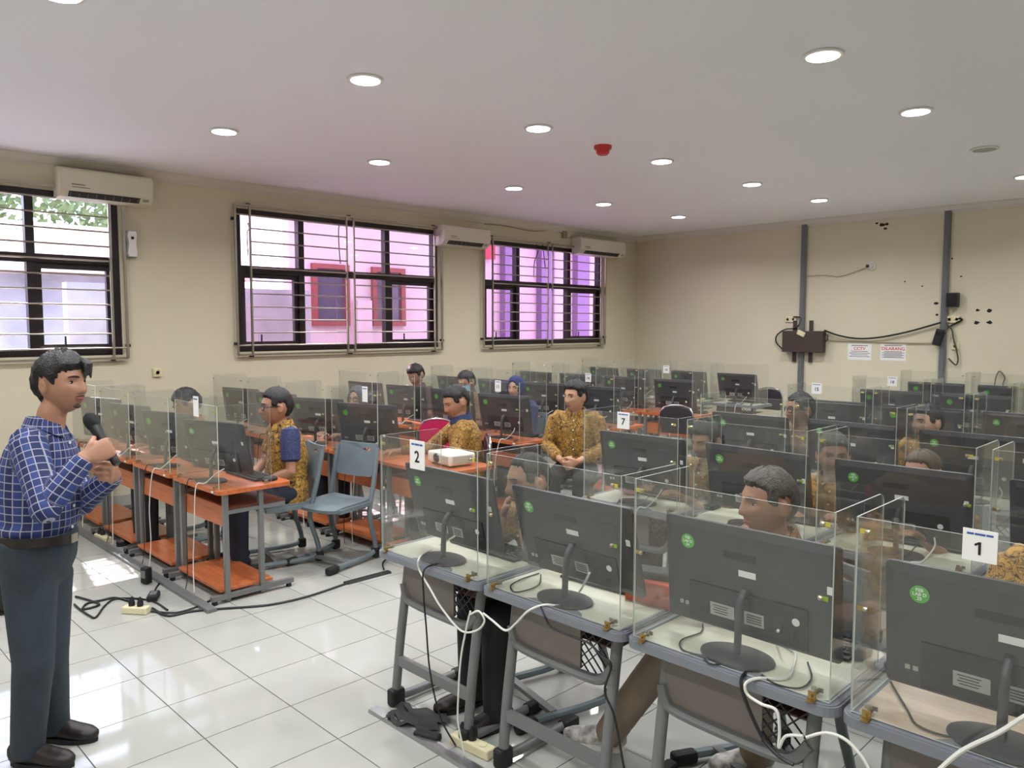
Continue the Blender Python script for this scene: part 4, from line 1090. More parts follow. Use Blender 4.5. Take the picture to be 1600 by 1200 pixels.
cable('power_cable', [dk(1392, 1066), dk(1400, 1080), dk(1418, 1110), dk(1432, 1132), dk(1470, 1148), dk(1520, 1155), dk(1560, 1165)], 0.003, black_m, 'black mouse lead on the desk of computer 25')
o = place('mouse', tuple(dk(1408, 1052, DZ)), R_(70)); tag(o, 'black mouse by the acrylic edge beside computer 25', 'mouse', 'black computer mice')

# empty chairs
o = place('chair', (-4.93, 3.05, 0), R_(14)); tag(o, 'empty grey plastic chair standing in the aisle by front row', 'chair', 'grey plastic chairs')
o = place('rchair', (-5.45, 4.35, 0), R_(25)); tag(o, 'empty magenta chair behind the second row of orange desks', 'chair', 'chrome framed chairs')
o = place('rchair', (-5.75, 8.55, 0), R_(5)); tag(o, 'empty magenta chair at the fifth row of orange desks', 'chair', 'chrome framed chairs')
o = place('bchair', (-4.62, 6.95, 0), R_(10)); tag(o, 'empty black chair with chrome frame behind the fourth row', 'chair', 'chrome framed chairs')
o = place('bchair', (-5.1, 9.95, 0), R_(0)); tag(o, 'empty black chair with chrome frame at the last row', 'chair', 'chrome framed chairs')
o = place('rchair', tuple(at_z(-22, 790, 0.0))[:2] + (0,), R_(60)); tag(o, 'magenta chair cut off by picture edge behind presenter', 'chair', 'chrome framed chairs')

# ------------------------------------------------------------------ people
V = Vector
def ring_loft(mb, pts, rad, side, n=16):
    """closed tube with elliptic rings; rad: (a along side axis, b across)"""
    pts = [V(p) for p in pts]; vs = []
    ext_p = [pts[0]] + pts + [pts[-1]]
    m = len(pts)
    for i, p in enumerate(pts):
        t = (pts[min(i + 1, m - 1)] - pts[max(i - 1, 0)]).normalized()
        a = V(side) - t * V(side).dot(t)
        a = a.normalized() if a.length > 1e-4 else t.orthogonal().normalized()
        b = t.cross(a)
        ra, rb = rad[i] if isinstance(rad[i], tuple) else (rad[i], rad[i])
        for k in range(n):
            w = 2 * math.pi * k / n
            vs.append(p + a * (ra * math.cos(w)) + b * (rb * math.sin(w)))
    t0 = (pts[0] - pts[1]).normalized(); t1 = (pts[-1] - pts[-2]).normalized()
    r0 = rad[0] if not isinstance(rad[0], tuple) else min(rad[0]); r1 = rad[-1] if not isinstance(rad[-1], tuple) else min(rad[-1])
    vs.append(pts[0] + t0 * r0 * 0.6); vs.append(pts[-1] + t1 * r1 * 0.6)
    fs = []
    for i in range(m - 1):
        for k in range(n):
            k2 = (k + 1) % n; fs.append((i * n + k, i * n + k2, (i + 1) * n + k2, (i + 1) * n + k))
    N = m * n
    for k in range(n):
        k2 = (k + 1) % n; fs.append((k2, k, N)); fs.append(((m - 1) * n + k, (m - 1) * n + k2, N + 1))
    mb.add(vs, fs)
def interp(a, b, t): return V(a) * (1 - t) + V(b) * t
def limb(mb, A, B, Cc, ra, rb, rc, side, extra=0.0):
    """two-bone limb with tapered bulges"""
    pts, rad = [], []
    for k in range(5):
        t = k / 4; pts.append(interp(A, B, t)); rad.append((ra * (1 - t) + rb * t) * (1 + 0.08 * math.sin(math.pi * t)) + extra)
    for k in range(1, 6):
        t = k / 5; pts.append(interp(B, Cc, t)); rad.append((rb * (1 - t) + rc * t) * (1 + 0.12 * math.sin(math.pi * min(1, t * 1.4))) + extra)
    ring_loft(mb, pts, rad, side, 12)
HEAD_N = (44, 34)
def head_pt(a, e, wide=1.0):
    x, y, z = math.sin(a) * math.cos(e), math.cos(a) * math.cos(e), math.sin(e)
    X, Y, Z = 0.075 * x * wide, 0.094 * y, 0.116 * z
    if z < 0:
        X *= 1 - 0.30 * (-z) ** 1.6
        if y < 0: Y *= 1 - 0.42 * (-z)
        else: Y *= 1 + 0.05 * (-z)
    if z > 0: X *= 1 + 0.03 * z; Y *= 1 + 0.02 * z
    if y < 0 and z > -0.3: Y *= 1.06
    if y > 0.15:
        f = min(1, (y - 0.15) / 0.35); ax = abs(X)
        if Z > -0.045: nz = max(0, min(1, (0.018 - Z) / 0.046)) * (1 if Z > -0.030 else max(0, 1 - (-0.030 - Z) / 0.010))
        else: nz = 0
        dy = (0.007 + 0.020 * nz) * math.exp(-(X / (0.010 + 0.004 * nz)) ** 2) * (1 if Z < 0.022 and Z > -0.04 else 0.15 * math.exp(-((Z - 0.022) / 0.02) ** 2))
        dy += 0.007 * math.exp(-((ax - 0.014) / 0.007) ** 2 - ((Z + 0.028) / 0.009) ** 2)
        dy -= 0.013 * math.exp(-((ax - 0.031) / 0.016) ** 2 - ((Z - 0.008) / 0.011) ** 2)
        dy += 0.005 * math.exp(-((ax - 0.03) / 0.024) ** 2 - ((Z - 0.029) / 0.008) ** 2)
        dy += 0.007 * math.exp(-(X / 0.022) ** 2 - ((Z + 0.056) / 0.006) ** 2)
        dy += 0.007 * math.exp(-(X / 0.019) ** 2 - ((Z + 0.069) / 0.006) ** 2)
        dy += 0.009 * math.exp(-(X / 0.024) ** 2 - ((Z + 0.098) / 0.014) ** 2)
        dy += 0.005 * math.exp(-((ax - 0.042) / 0.016) ** 2 - ((Z + 0.02) / 0.018) ** 2)
        Y += dy * f
    return V((X, Y, Z))
def head_mesh(mb, Mx, fn=None, wide=1.0):
    nu, nv = HEAD_N; vs = []
    for j in range(1, nv):
        e = -math.pi / 2 + math.pi * j / nv
        for i in range(nu):
            a = 2 * math.pi * i / nu - math.pi
            p = head_pt(a, e, wide)
            if fn: p = fn(p, a, e)
            vs.append(Mx @ p)
    for e, a in ((-math.pi / 2, 0), (math.pi / 2, 0)):
        p = head_pt(a, e, wide)
        if fn: p = fn(p, a, e)
        vs.append(Mx @ p)
    fs = []; rows = nv - 1
    for j in range(rows - 1):
        for i in range(nu):
            i2 = (i + 1) % nu; fs.append((j * nu + i, j * nu + i2, (j + 1) * nu + i2, (j + 1) * nu + i))
    S, Nn = rows * nu, rows * nu + 1
    for i in range(nu):
        i2 = (i + 1) % nu; fs.append((i2, i, S)); fs.append(((rows - 1) * nu + i, (rows - 1) * nu + i2, Nn))
    mb.add(vs, fs)
def hand(mb, wrist, d, n, s, curl=(20, 25, 20), thumb=(35, 20), spread=5, scale=1.0, L=1.0):
    """wrist point, finger direction d, palm normal n (towards which fingers curl), thumb side s"""
    d, n, s = V(d).normalized(), V(n), V(s)
    n = (n - d * n.dot(d)).normalized(); s = (s - d * s.dot(d) - n * s.dot(n)).normalized()
    w = V(wrist); k = scale
    ring_loft(mb, [w - d * 0.02, w + d * 0.01 * k, w + d * 0.04 * k, w + d * 0.075 * k, w + d * 0.092 * k], [(0.026 * k, 0.019 * k), (0.029 * k, 0.018 * k), (0.039 * k, 0.016 * k), (0.042 * k, 0.0145 * k), (0.040 * k, 0.011 * k)], s, 12)
    for q, (off, ln) in enumerate(((0.031, 0.072), (0.010, 0.080), (-0.011, 0.075), (-0.030, 0.058))):
        ang = R_(spread * (1.5 - q)); fd = (d * math.cos(ang) + s * math.sin(ang)).normalized()
        p = w + d * 0.085 * k + s * off * k; pts = [p - fd * 0.015, p]; a = 0.0
        for seg, fr in enumerate((0.45, 0.3, 0.25)):
            a += R_(curl[seg]); q_ = fd * math.cos(a) + n * math.sin(a)
            pts.append(pts[-1] + q_ * ln * fr * k)
        ring_loft(mb, pts, [0.0098 * k, 0.0098 * k, 0.0092 * k, 0.0085 * k, 0.0072 * k], s, 8)
    p = w + d * 0.022 * k + s * 0.026 * k
    td = (d * math.cos(R_(thumb[0])) + s * math.sin(R_(thumb[0]))).normalized()
    t2 = (td * math.cos(R_(thumb[1])) + n * math.sin(R_(thumb[1]))).normalized()
    t3 = (td * math.cos(R_(thumb[1] * 1.8)) + n * math.sin(R_(thumb[1] * 1.8))).normalized()
    ring_loft(mb, [p - td * 0.015, p + td * 0.02 * k, p + td * 0.02 * k + t2 * 0.033 * k, p + td * 0.02 * k + t2 * 0.033 * k + t3 * 0.028 * k], [0.014 * k, 0.0125 * k, 0.0112 * k, 0.0085 * k], n, 8)
def remeshed(name, mb, m, parent, voxel, smooth=2):
    me = mb.mesh(name + '_raw', m)
    o = bpy.data.objects.new('tmp', me); COL.objects.link(o)
    r = o.modifiers.new('r', 'REMESH'); r.mode = 'VOXEL'; r.voxel_size = voxel; r.use_smooth_shade = True
    if smooth:
        sm = o.modifiers.new('s', 'SMOOTH'); sm.factor = 0.5; sm.iterations = smooth
    dg = bpy.context.evaluated_depsgraph_get(); dg.update()
    out = bpy.data.meshes.new_from_object(o.evaluated_get(dg)); out.name = name
    bpy.data.objects.remove(o); bpy.data.meshes.remove(me)
    out.materials.clear(); out.materials.append(m)
    out.polygons.foreach_set('use_smooth', [True] * len(out.polygons))
    return link(name, out, parent)
def cloth_coords(o, bones):
    """per-point (around, along) coordinates of the nearest bone, for woven patterns"""
    n = len(o.data.vertices); co = np.empty(n * 3); o.data.vertices.foreach_get('co', co); co = co.reshape(-1, 3)
    best = np.full(n, 1e9); uv = np.zeros((n, 3))
    for (A, B, side, rad, off) in bones:
        A, B = np.array(A), np.array(B); t = B - A; L = np.linalg.norm(t); t = t / L
        s = np.array(side) - t * np.dot(side, t); s /= np.linalg.norm(s); b = np.cross(t, s)
        d = co - A; h = d @ t; hc = np.clip(h, 0, L); dist = np.linalg.norm(d - hc[:, None] * t, axis=1) / rad
        ang = np.arctan2(d @ b, d @ s) * rad if off == 0 else (d @ b) * 1.1
        k = dist < best; best[k] = dist[k]
        uv[k, 0] = ang[k]; uv[k, 1] = h[k] + off
    at = o.data.attributes.new('cloth', 'FLOAT_VECTOR', 'POINT')
    at.data.foreach_set('vector', uv.ravel().astype(np.float32))

hair_blk = mat('hair_black', (22, 20, 22), 0.45, var=0.3, scale=60, bump=0.6, bscale=160)
hair_gry = mat('hair_grey', (82, 78, 72), 0.6, var=0.35, scale=70, bump=0.6, bscale=160)
eye_w = mat('eye_white', (196, 186, 176), 0.25)
eye_d = mat('eye_dark', (30, 18, 14), 0.15)
skins = {}
def skin_m(k):
    tones = {'tan': (182, 138, 112), 'brown': (154, 116, 94), 'light': (198, 154, 128), 'warm': (174, 128, 104)}
    return mat('skin_' + k, tones[k], 0.5, var=0.05, scale=25, sub=0.05)
lip_m = mat('lip', (146, 84, 74), 0.45)
gold_m = batik('batik_gold', (48, 36, 24), (136, 98, 42), (180, 138, 64), 30)
gold2_m = batik('batik_yellow', (46, 34, 22), (140, 100, 42), (184, 142, 64), 22)
brown_b = batik('batik_brown', (50, 36, 28), (120, 84, 54), (160, 122, 84), 34)
navy_b = batik('batik_navy', (22, 28, 62), (32, 42, 88), (66, 76, 118), 60)
plaid_m = plaid('plaid_navy')
jean_m = mat('dark_denim', (46, 56, 68), 0.8, var=0.12, scale=14, bump=0.15, bscale=300)
black_t = mat('black_trouser', (30, 30, 34), 0.8)
khaki_m = mat('khaki_trouser', (150, 134, 120), 0.8)
navy_t = mat('navy_trouser', (36, 42, 58), 0.8)
collar_navy = mat('navy_collar', (34, 44, 84), 0.8)
shoe_m = mat('black_shoe', (32, 26, 26), 0.45)
def frame_of(fwd, up=(0, 0, 1)):
    f = V(fwd).normalized(); u = V(up); r = f.cross(u).normalized(); u = r.cross(f)
    return Matrix((r, f, u)).transposed()   # local x=right, y=forward, z=up
def person(label, J, fwd, skin='tan', hair='short', hairm=None, shirt=gold_m, trousers=black_t, sleeve=0.55, voxel=0.009, glasses=False, hands=None, head_f=None, head_up=(0, 0, 1), collar=None, belt=False, tuck=False, mask=None, goatee=False, shoe=None, hs=1.0, sleeve_m=None, belly=0.0, smile=False):
    """J: joints in world space"""
    org = V(((J['pelvis'].x), J['pelvis'].y, 0))
    root = empty('person', org); tag(root, label, 'person', 'people in the room')
    J = {k: v - org for k, v in J.items()}
    sm = skin_m(skin)
    side = (J['shR'] - J['shL']).normalized()
    hf = V(head_f if head_f is not None else fwd).normalized()
    HM3 = frame_of(hf, head_up) * hs; H = Matrix.Translation(J['head']) @ HM3.to_4x4()
    body = MB()
    # torso
    ps, pc, pn = J['pelvis'], J['chest'], J['neck']
    hipw = (J['hipR'] - J['hipL']).length
    def torso(mb, g, b=0.0, low=-0.07):
        f2 = V(fwd).normalized()
        pts = [ps + V((0, 0, low)), ps + V((0, 0, low + 0.07)), interp(ps, pc, 0.4) + f2 * b * 0.5, interp(ps, pc, 0.8), interp(pc, pn, 0.25), interp(pc, pn, 0.55), interp(pc, pn, 0.82), pn]
        rad = [(0.145 + g, 0.10 + g), (0.165 + g, 0.118 + g + b * 0.4), (0.155 + g, 0.112 + g + b), (0.168 + g, 0.118 + g + b * 0.6), (0.175 + g, 0.118 + g), (0.170 + g, 0.105 + g), (0.125 + g, 0.080 + g), (0.064 + g, 0.060 + g)]
        ring_loft(mb, pts, rad, side, 20)
    torso(body, 0.0, belly)
    ring_loft(body, [pn - V((0, 0, 0.05)), interp(pn, J['head'], 0.35), J['head'] - HM3 @ V((0, 0.018, 0.055))], [0.060, 0.052, 0.050], side, 14)
    head_mesh(body, H)
    for s in (-1, 1):
        e = MB(); e.lathe([(0.001, -0.010), (0.020, -0.009), (0.027, 0.0), (0.024, 0.008), (0.012, 0.010), (0.001, 0.006)], (0, 0, 0), 16, 0, 0.72, 1.12)
        RM = Matrix.Rotation(R_(90), 3, 'Y') @ Matrix.Identity(3)
        for q, fc in ((e.v, e.f),):
            vs = [H @ (V((s * (0.079 + v[2] * 0.9), -0.010 + v[0] * 1.0 - abs(v[2]) * 0.3, -0.004 + v[1]))) for v in q]
            body.add(vs, fc)
    for S_ in 'RL':
        limb(body, J['sh' + S_] , J['el' + S_], J['wr' + S_], 0.046, 0.038, 0.026, fwd)
        limb(body, J['hip' + S_], J['kn' + S_], J['an' + S_], 0.075, 0.052, 0.036, fwd)
        an = J['an' + S_]; ft = J.get('toe' + S_, an + V(fwd) * 0.15)
        ring_loft(body, [an, interp(an, ft, 0.5) - V((0, 0, 0.03)), V((ft.x, ft.y, 0.03))], [0.030, (0.028, 0.016), (0.028, 0.012)], side, 10)
    for S_ in 'RL':
        h = (hands or {}).get(S_)
        if h is None:
            d = (J['wr' + S_] - J['el' + S_]).normalized()
            h = dict(d=d, n=V((0, 0, -1)) if abs(d.z) < 0.8 else -V(fwd), s=side * (-1 if S_ == 'R' else 1), curl=(25, 30, 25))
        hand(body, J['wr' + S_], **h)
    bo = remeshed('body', body, sm, root, voxel, 1 if voxel < 0.008 else 2)
    # eyes, brows, lips
    for s in (-1, 1):
        ey = MB(); ey.lathe([(0.0005, -0.0115), (0.007, -0.009), (0.0112, -0.003), (0.0118, 0.0), (0.0112, 0.003), (0.007, 0.009), (0.0005, 0.0115)], (0, 0, 0), 14)
        base = V((s * 0.031, 0.0672, 0.008)); vs = [H @ (base + V((v[0] * 1.15, v[1], v[2] * 0.62))) for v in ey.v]
        q = MB(); q.add(vs, ey.f); eo = q.build('eye', eye_w, root, True)
        q = MB(); q.add([H @ (base + V((0.0, 0.0066, 0)) + V((v[0] * 0.62, v[1] * 0.52, v[2] * 0.60))) for v in ey.v], ey.f); q.build('iris', eye_d, eo, True)
        lid = [H @ (base + V((s * X, 0.0105 - 22 * (X - 0.0) ** 2, 0.0058 - 18 * X * X))) for X in (-0.012, -0.006, 0.0, 0.006, 0.012)]
        MB().tube(lid, [0.0008, 0.0018, 0.002, 0.0018, 0.0008], 6).build('eyelid', hairm or hair_blk, root, True)
        br = []
        for k in range(6):
            t = k / 5; X = 0.012 + 0.036 * t; Z = 0.028 + 0.006 * math.sin(t * 2.4) - 0.003 * t
            Y = head_surface_y(X, Z) + 0.0030
            br.append(H @ V((s * X, Y, Z)))
        MB().tube(br, [0.002, 0.0036, 0.0038, 0.0034, 0.0026, 0.0014], 6).build('eyebrow', hairm or hair_blk, root, True)
    for z_, r_, w_ in ((-0.057, 0.0042, 0.024), (-0.0675, 0.005, 0.021)):
        lp = []
        for k in range(7):
            t = k / 3 - 1; X = w_ * t
            Y = head_pt(math.atan2(X / 0.06, 1) , -0.52 if z_ > -0.06 else -0.62).y + 0.001
            Z = z_ + (0.004 * abs(t) ** 2 if smile else -0.001 * abs(t)) + (0.003 if smile and z_ < -0.06 else 0)
            lp.append(H @ V((X, head_surface_y(X, Z) - 0.0005, Z)))
        MB().tube(lp, [0.001, r_ * 0.7, r_ * 0.9, r_ * 0.9, r_ * 0.9, r_ * 0.7, 0.001], 8).build('lip', lip_m, root, True)
    if smile:
        lp = [H @ V((X, head_surface_y(X, -0.0615) - 0.001, -0.0615 + 0.2 * X * X / 0.02)) for X in (-0.016, -0.008, 0, 0.008, 0.016)]
        MB().tube(lp, 0.003, 6).build('teeth', white_m, root, True)
    # hair or scarf
    hm = hairm or hair_blk
    if hair in ('short', 'fringe', 'thin', 'tall'):
        th0 = {'short': 0.013, 'fringe': 0.019, 'thin': 0.008, 'tall': 0.019}[hair]
        def hf_(p, a, e):
            ad = abs(a)
            if ad < 0.95: line = 0.066 - (0.010 if hair == 'fringe' else 0) + 0.012 * (1 if hair == 'thin' else 0)
            elif ad < 1.20: line = 0.066 + (ad - 0.95) / 0.25 * (-0.050)
            elif ad < 1.38: line = 0.016 - (ad - 1.20) / 0.18 * 0.022
            elif ad < 1.48: line = -0.006 + (ad - 1.38) / 0.10 * 0.038
            elif ad < 2.02: line = 0.032
            elif ad < 2.3: line = 0.032 - (ad - 2.02) / 0.28 * 0.090
            else: line = -0.062 - (0.018 if hair == 'fringe' else 0)
            jit = 0.004 * math.sin(a * 23) + 0.003 * math.sin(a * 41 + 1)
            k = (p.z - line - jit) / 0.012
            k = max(-1, min(1, k))
            nrm = V((p.x / 0.075 ** 2, p.y / 0.094 ** 2, p.z / 0.116 ** 2)).normalized()
            lump = 1 + 0.22 * math.sin(a * 9 + e * 7) * math.cos(e * 11 + a * 3) + 0.1 * math.sin(a * 29 + e * 5)
            th = th0 * lump * (1.25 if p.z > 0.06 else 1.0)
            return p + nrm * (th * (0.35 + 0.65 * k) if k > 0 else -0.010 * min(1, -k * 2 + 0.15))
        hb = MB(); head_mesh(hb, H, hf_, 1.01); hb.build('hair', hm, root, True)
        if hair == 'fringe':
            f = MB()
            for k in range(6):
                a = -1.15 + k * 0.17
                p0 = V((0.080 * math.sin(a) * 0.9, 0.088 * math.cos(a), 0.088)); p1 = V((0.088 * math.sin(a + 0.12), 0.108 * math.cos(a + 0.12), 0.072)); p2 = V((0.090 * math.sin(a + 0.30), 0.112 * math.cos(a + 0.30), 0.045 - 0.012 * (k % 3)))
                f.tube([H @ p0, H @ p1, H @ p2], [0.016, 0.014, 0.003], 8)
            f.build('fringe', hm, root, True)
    elif hair in ('scarf_grey', 'scarf_navy'):
        scm = mat('headscarf_' + hair, (70, 66, 82) if hair == 'scarf_grey' else (36, 46, 92), 0.8, var=0.1, scale=20)
        def sf(p, a, e):
            nrm = V((p.x / 0.075 ** 2, p.y / 0.094 ** 2, p.z / 0.116 ** 2)).normalized()
            face = (abs(p.x) / 0.056) ** 2 + ((p.z + 0.012) / 0.085) ** 2 < 1 and p.y > 0
            return p + nrm * (-0.010 if face else 0.014)
        hb = MB(); head_mesh(hb, H, sf, 1.02); so = hb.build('headscarf', scm, root, True)
        hd = J['head']
        dr = MB(); ring_loft(dr, [hd - V((0, 0, 0.085)), hd - V((0, 0, 0.13)), pn - V((0, 0, 0.02)), pn - V((0, 0, 0.10)) + V(fwd) * 0.03], [(0.066, 0.075), (0.085, 0.09), (0.135, 0.105), (0.165, 0.13)], side, 18)
        dr.build('scarf_drape', scm, root, True)
    if goatee:
        g = MB()
        g.tube([H @ V((X, head_surface_y(X, -0.085 - 0.006 * math.cos(X * 60)) + 0.001, -0.088)) for X in (-0.016, -0.008, 0, 0.008, 0.016)], [0.003, 0.008, 0.010, 0.008, 0.003], 8)
        g.tube([H @ V((X, head_surface_y(X, -0.048) + 0.0005, -0.047 - 0.10 * abs(X))) for X in (-0.024, -0.012, 0, 0.012, 0.024)], [0.001, 0.0026, 0.0022, 0.0026, 0.001], 6)
        g.build('goatee', mat('stubble', (70, 48, 40), 0.7), root, True)
    if mask:
        mk = MB(); vs = []
        for j in range(8):
            for i in range(11):
                a = (i / 10 - 0.5) * 2.3; Z = 0.0 - 0.105 * j / 7
                Y = 0.107 * math.cos(a * 0.8) - 0.02 * abs(a) + (0.006 if 2 < j < 5 else 0)
                vs.append(H @ V((0.078 * math.sin(a * 0.95), Y, Z)))
        mk.add(vs, [(j * 11 + i, j * 11 + i + 1, (j + 1) * 11 + i + 1, (j + 1) * 11 + i) for j in range(7) for i in range(10)])
        mk.build('face_mask', mat('mask_blue', (150, 200, 224), 0.7), root, True)
    if glasses:
        g = MB()
        for s in (-1, 1):
            pts = []
            for k in range(17):
                w = 2 * math.pi * k / 16; c_, s__ = math.cos(w), math.sin(w)
                pts.append(H @ V((s * 0.032 + 0.025 * abs(c_) ** 0.6 * (1 if c_ > 0 else -1), 0.098 - 0.010 * abs(s * 0.032 + 0.025 * c_) / 0.05, 0.006 + 0.016 * abs(s__) ** 0.6 * (1 if s__ > 0 else -1))))
            g.tube(pts, 0.0040, 6)
            g.tube([H @ V((s * 0.057, 0.087, 0.012)), H @ V((s * 0.077, 0.05, 0.012)), H @ V((s * 0.085, -0.01, 0.012))], 0.0040, 6)
        g.tube([H @ V((-0.008, 0.100, 0.008)), H @ V((0.008, 0.100, 0.008))], 0.002, 6)
        g.build('glasses', black_m, root, True)
    # clothes
    sh = MB(); torso(sh, 0.014, belly, 0.03 if tuck else -0.07)
    for S_ in 'RL':
        A, B, Cc = J['sh' + S_], J['el' + S_], J['wr' + S_]
        pts, rad = [], []
        full = sleeve > 0.9
        for k in range(5):
            t = k / 4; pts.append(interp(A, B, t * (1 if sleeve > 0.5 else sleeve * 2))); rad.append(0.066 - 0.010 * t + (0.004 if not full else 0))
        if sleeve > 0.5:
            for k in range(1, 6):
                t = k / 5 * (sleeve - 0.5) * 2 * 0.94; pts.append(interp(B, Cc, t)); rad.append(0.056 - 0.016 * t + (0.0 if full else 0.008 * k / 5))
        ring_loft(sh, pts, rad, fwd, 14)
        if sleeve > 0.5:
            bd = ((B - A).normalized() - (Cc - B).normalized()); bd = bd.normalized() * 0.012 if bd.length > 0.1 else V((0, 0, 0))
            sh.lathe([(0.004, -0.056), (0.034, -0.046), (0.052, -0.022), (0.057, 0.0), (0.052, 0.022), (0.034, 0.046), (0.004, 0.056)], B + bd * 0.5, 14)
        ring_loft(sh, [interp(pc, pn, 0.55), A, interp(A, B, 0.2)], [0.07, 0.070, 0.066], fwd, 12)
    if not tuck:
        f2 = V(fwd).normalized()
        ring_loft(sh, [ps - V((0, 0, 0.10)), ps - V((0, 0, 0.03)), ps + V((0, 0, 0.06))], [(0.185, 0.142), (0.188, 0.140), (0.178, 0.132)], side, 18)
    so = remeshed('shirt', sh, shirt, root, max(voxel, 0.009), 3)
    bones = [(ps - V((0, 0, 0.1)), pn, -V(fwd), 0.15, 0.0)]
    for S_ in 'RL':
        bones.append((J['sh' + S_], J['el' + S_], side * (1 if S_ == 'L' else -1), 0.062, 0.3)); bones.append((J['el' + S_], J['wr' + S_], side * (1 if S_ == 'L' else -1), 0.052, 0.6))
    cloth_coords(so, bones)
    if sleeve_m is not None:
        for S_ in sleeve_m[1]:
            A, B = J['sh' + S_], J['el' + S_]; q = MB()
            ring_loft(q, [interp(A, B, t) for t in (-0.12, 0.1, 0.4, 0.7)], [0.064, 0.073, 0.071, 0.069], fwd, 16); q.build('sleeve_panel', sleeve_m[0], root, True)
    cm = collar or shirt
    cl = MB()
    fw = V(fwd).normalized()
    pts = []
    for k in range(15):
        w = R_(20 + 320 * k / 14); c_ = math.cos(w); s__ = math.sin(w)
        pts.append(pn + V((0, 0, 0.012 - 0.030 * max(0, c_))) + fw * (0.066 * c_) + side * (0.068 * s__))
    vs = []
    for p in pts: vs += [p + V((0, 0, 0.028)), p + (p - pn).normalized() * 0.010 + V((0, 0, 0.030)), p + (p - pn).normalized() * 0.030 - V((0, 0, 0.016)), p - V((0, 0, 0.03))]
    fs = []
    for k in range(14):
        for q in range(4): fs.append((k * 4 + q, k * 4 + (q + 1) % 4, (k + 1) * 4 + (q + 1) % 4, (k + 1) * 4 + q))
    fs += [(0, 1, 2, 3), (56, 57, 58, 59)]
    cl.add(vs, fs); co_ = cl.build('collar', cm, root, True); cloth_coords(co_, bones[:1])
    bt = MB()
    for k in range(5):
        p = interp(pn, ps, 0.12 + 0.17 * k); dpt = 0.118 + (belly * (0.6 if k > 1 else 0.1)) + 0.012
        if k == 0: dpt = 0.10
        bt.lathe([(0.006, 0), (0.006, 0.003)], p + fw * dpt, 10, 0, 1, 1, (frame_of(fw) @ Matrix.Rotation(R_(-90), 3, 'X')))
    bt.build('shirt_buttons', white_m, root)
    tr = MB()
    ring_loft(tr, [ps - V((0, 0, 0.12)), ps - V((0, 0, 0.04)), ps + V((0, 0, 0.04)), ps + V((0, 0, 0.07))], [(0.13, 0.10), (0.182, 0.134), (0.186, 0.144), (0.186, 0.146)] if tuck else [(0.13, 0.10), (0.178, 0.130), (0.176, 0.128), (0.172, 0.122)], side, 18)
    for S_ in 'RL':
        A, B, Cc = J['hip' + S_], J['kn' + S_], J['an' + S_]
        pts, rad = [], []
        for k in range(5):
            t = k / 4; pts.append(interp(A, B, t)); rad.append(0.100 - 0.026 * t)
        for k in range(1, 6):
            t = k / 5; pts.append(interp(B, Cc, t) - V((0, 0, 0.030 * t ** 3))); rad.append(0.074 - 0.012 * t)
        ring_loft(tr, pts, rad, fwd, 14)
        tr.lathe([(0.004, -0.074), (0.045, -0.06), (0.068, -0.03), (0.075, 0.0), (0.068, 0.03), (0.045, 0.06), (0.004, 0.074)], B, 14)
    remeshed('trousers', tr, trousers, root, 0.013, 2)
    if belt:
        bl = MB(); pts = []
        for k in range(25):
            w = 2 * math.pi * k / 24; pts.append(ps + V((0, 0, 0.055)) + side * (0.191 * math.cos(w)) + fw * ((0.148 + belly * 0.4) * math.sin(w)))
        vs = []
        for p in pts: vs += [p + V((0, 0, 0.018)), p - V((0, 0, 0.018))]
        bl.add(vs, [(2 * k, 2 * k + 1, 2 * k + 3, 2 * k + 2) for k in range(24)]); bo_ = bl.build('belt', shoe_m, root, True)
        MB().rbox(ps + V((0, 0, 0.055)) + fw * (0.150 + belly * 0.4), (0.04, 0.012, 0.036), 0.003, rot=frame_of(fw)).build('buckle', steel_m, root)
    for S_ in 'RL':
        an = J['an' + S_]; ft = J.get('toe' + S_, an + V(fwd) * 0.15)
        fd = V((ft.x - an.x, ft.y - an.y, 0)).normalized(); sd = fd.cross(V((0, 0, 1)))
        s_ = MB(); b0 = V((an.x, an.y, 0)) + V((0, 0, max(0, an.z - 0.085)))
        ring_loft(s_, [b0 - fd * 0.065 + V((0, 0, 0.045)), b0 - fd * 0.045 + V((0, 0, 0.05)), b0 + fd * 0.02 + V((0, 0, 0.052)), b0 + fd * 0.09 + V((0, 0, 0.040)), b0 + fd * 0.15 + V((0, 0, 0.034)), b0 + fd * 0.185 + V((0, 0, 0.028))], [(0.030, 0.040), (0.036, 0.045), (0.038, 0.048), (0.046, 0.036), (0.044, 0.030), (0.026, 0.022)], sd, 14)
        sk = remeshed('shoe', s_, shoe or shoe_m, root, 0.008, 3)
        so_ = MB(); ol = []
        for k in range(20):
            w = 2 * math.pi * k / 20; L = 0.132; c_ = math.cos(w)
            q = b0 + fd * (0.060 + L * c_) + sd * ((0.046 if c_ > 0 else 0.040) * math.sin(w)); ol.append((q.x, q.y))
        so_.prism(ol, 'z', b0.z + 0.001, b0.z + 0.020); so_.build('sole', white_m if shoe else rubber_m, sk)
    return root
def head_surface_y(X, Z):
    """y of the face surface at X, Z by a short search"""
    best = 0.09; bd = 9
    for a in np.linspace(-0.1, 1.0, 28):
        for e in np.linspace(-1.1, 0.5, 52):
            p = head_pt(a, e); d = (p.x - X) ** 2 + (p.z - Z) ** 2
            if d < bd: bd = d; best = p.y
    return best
_hs = head_surface_y; _cache = {}
def head_surface_y(X, Z):
    k = (round(abs(X), 3), round(Z, 3))
    if k not in _cache: _cache[k] = _hs(abs(X), Z)
    return _cache[k]

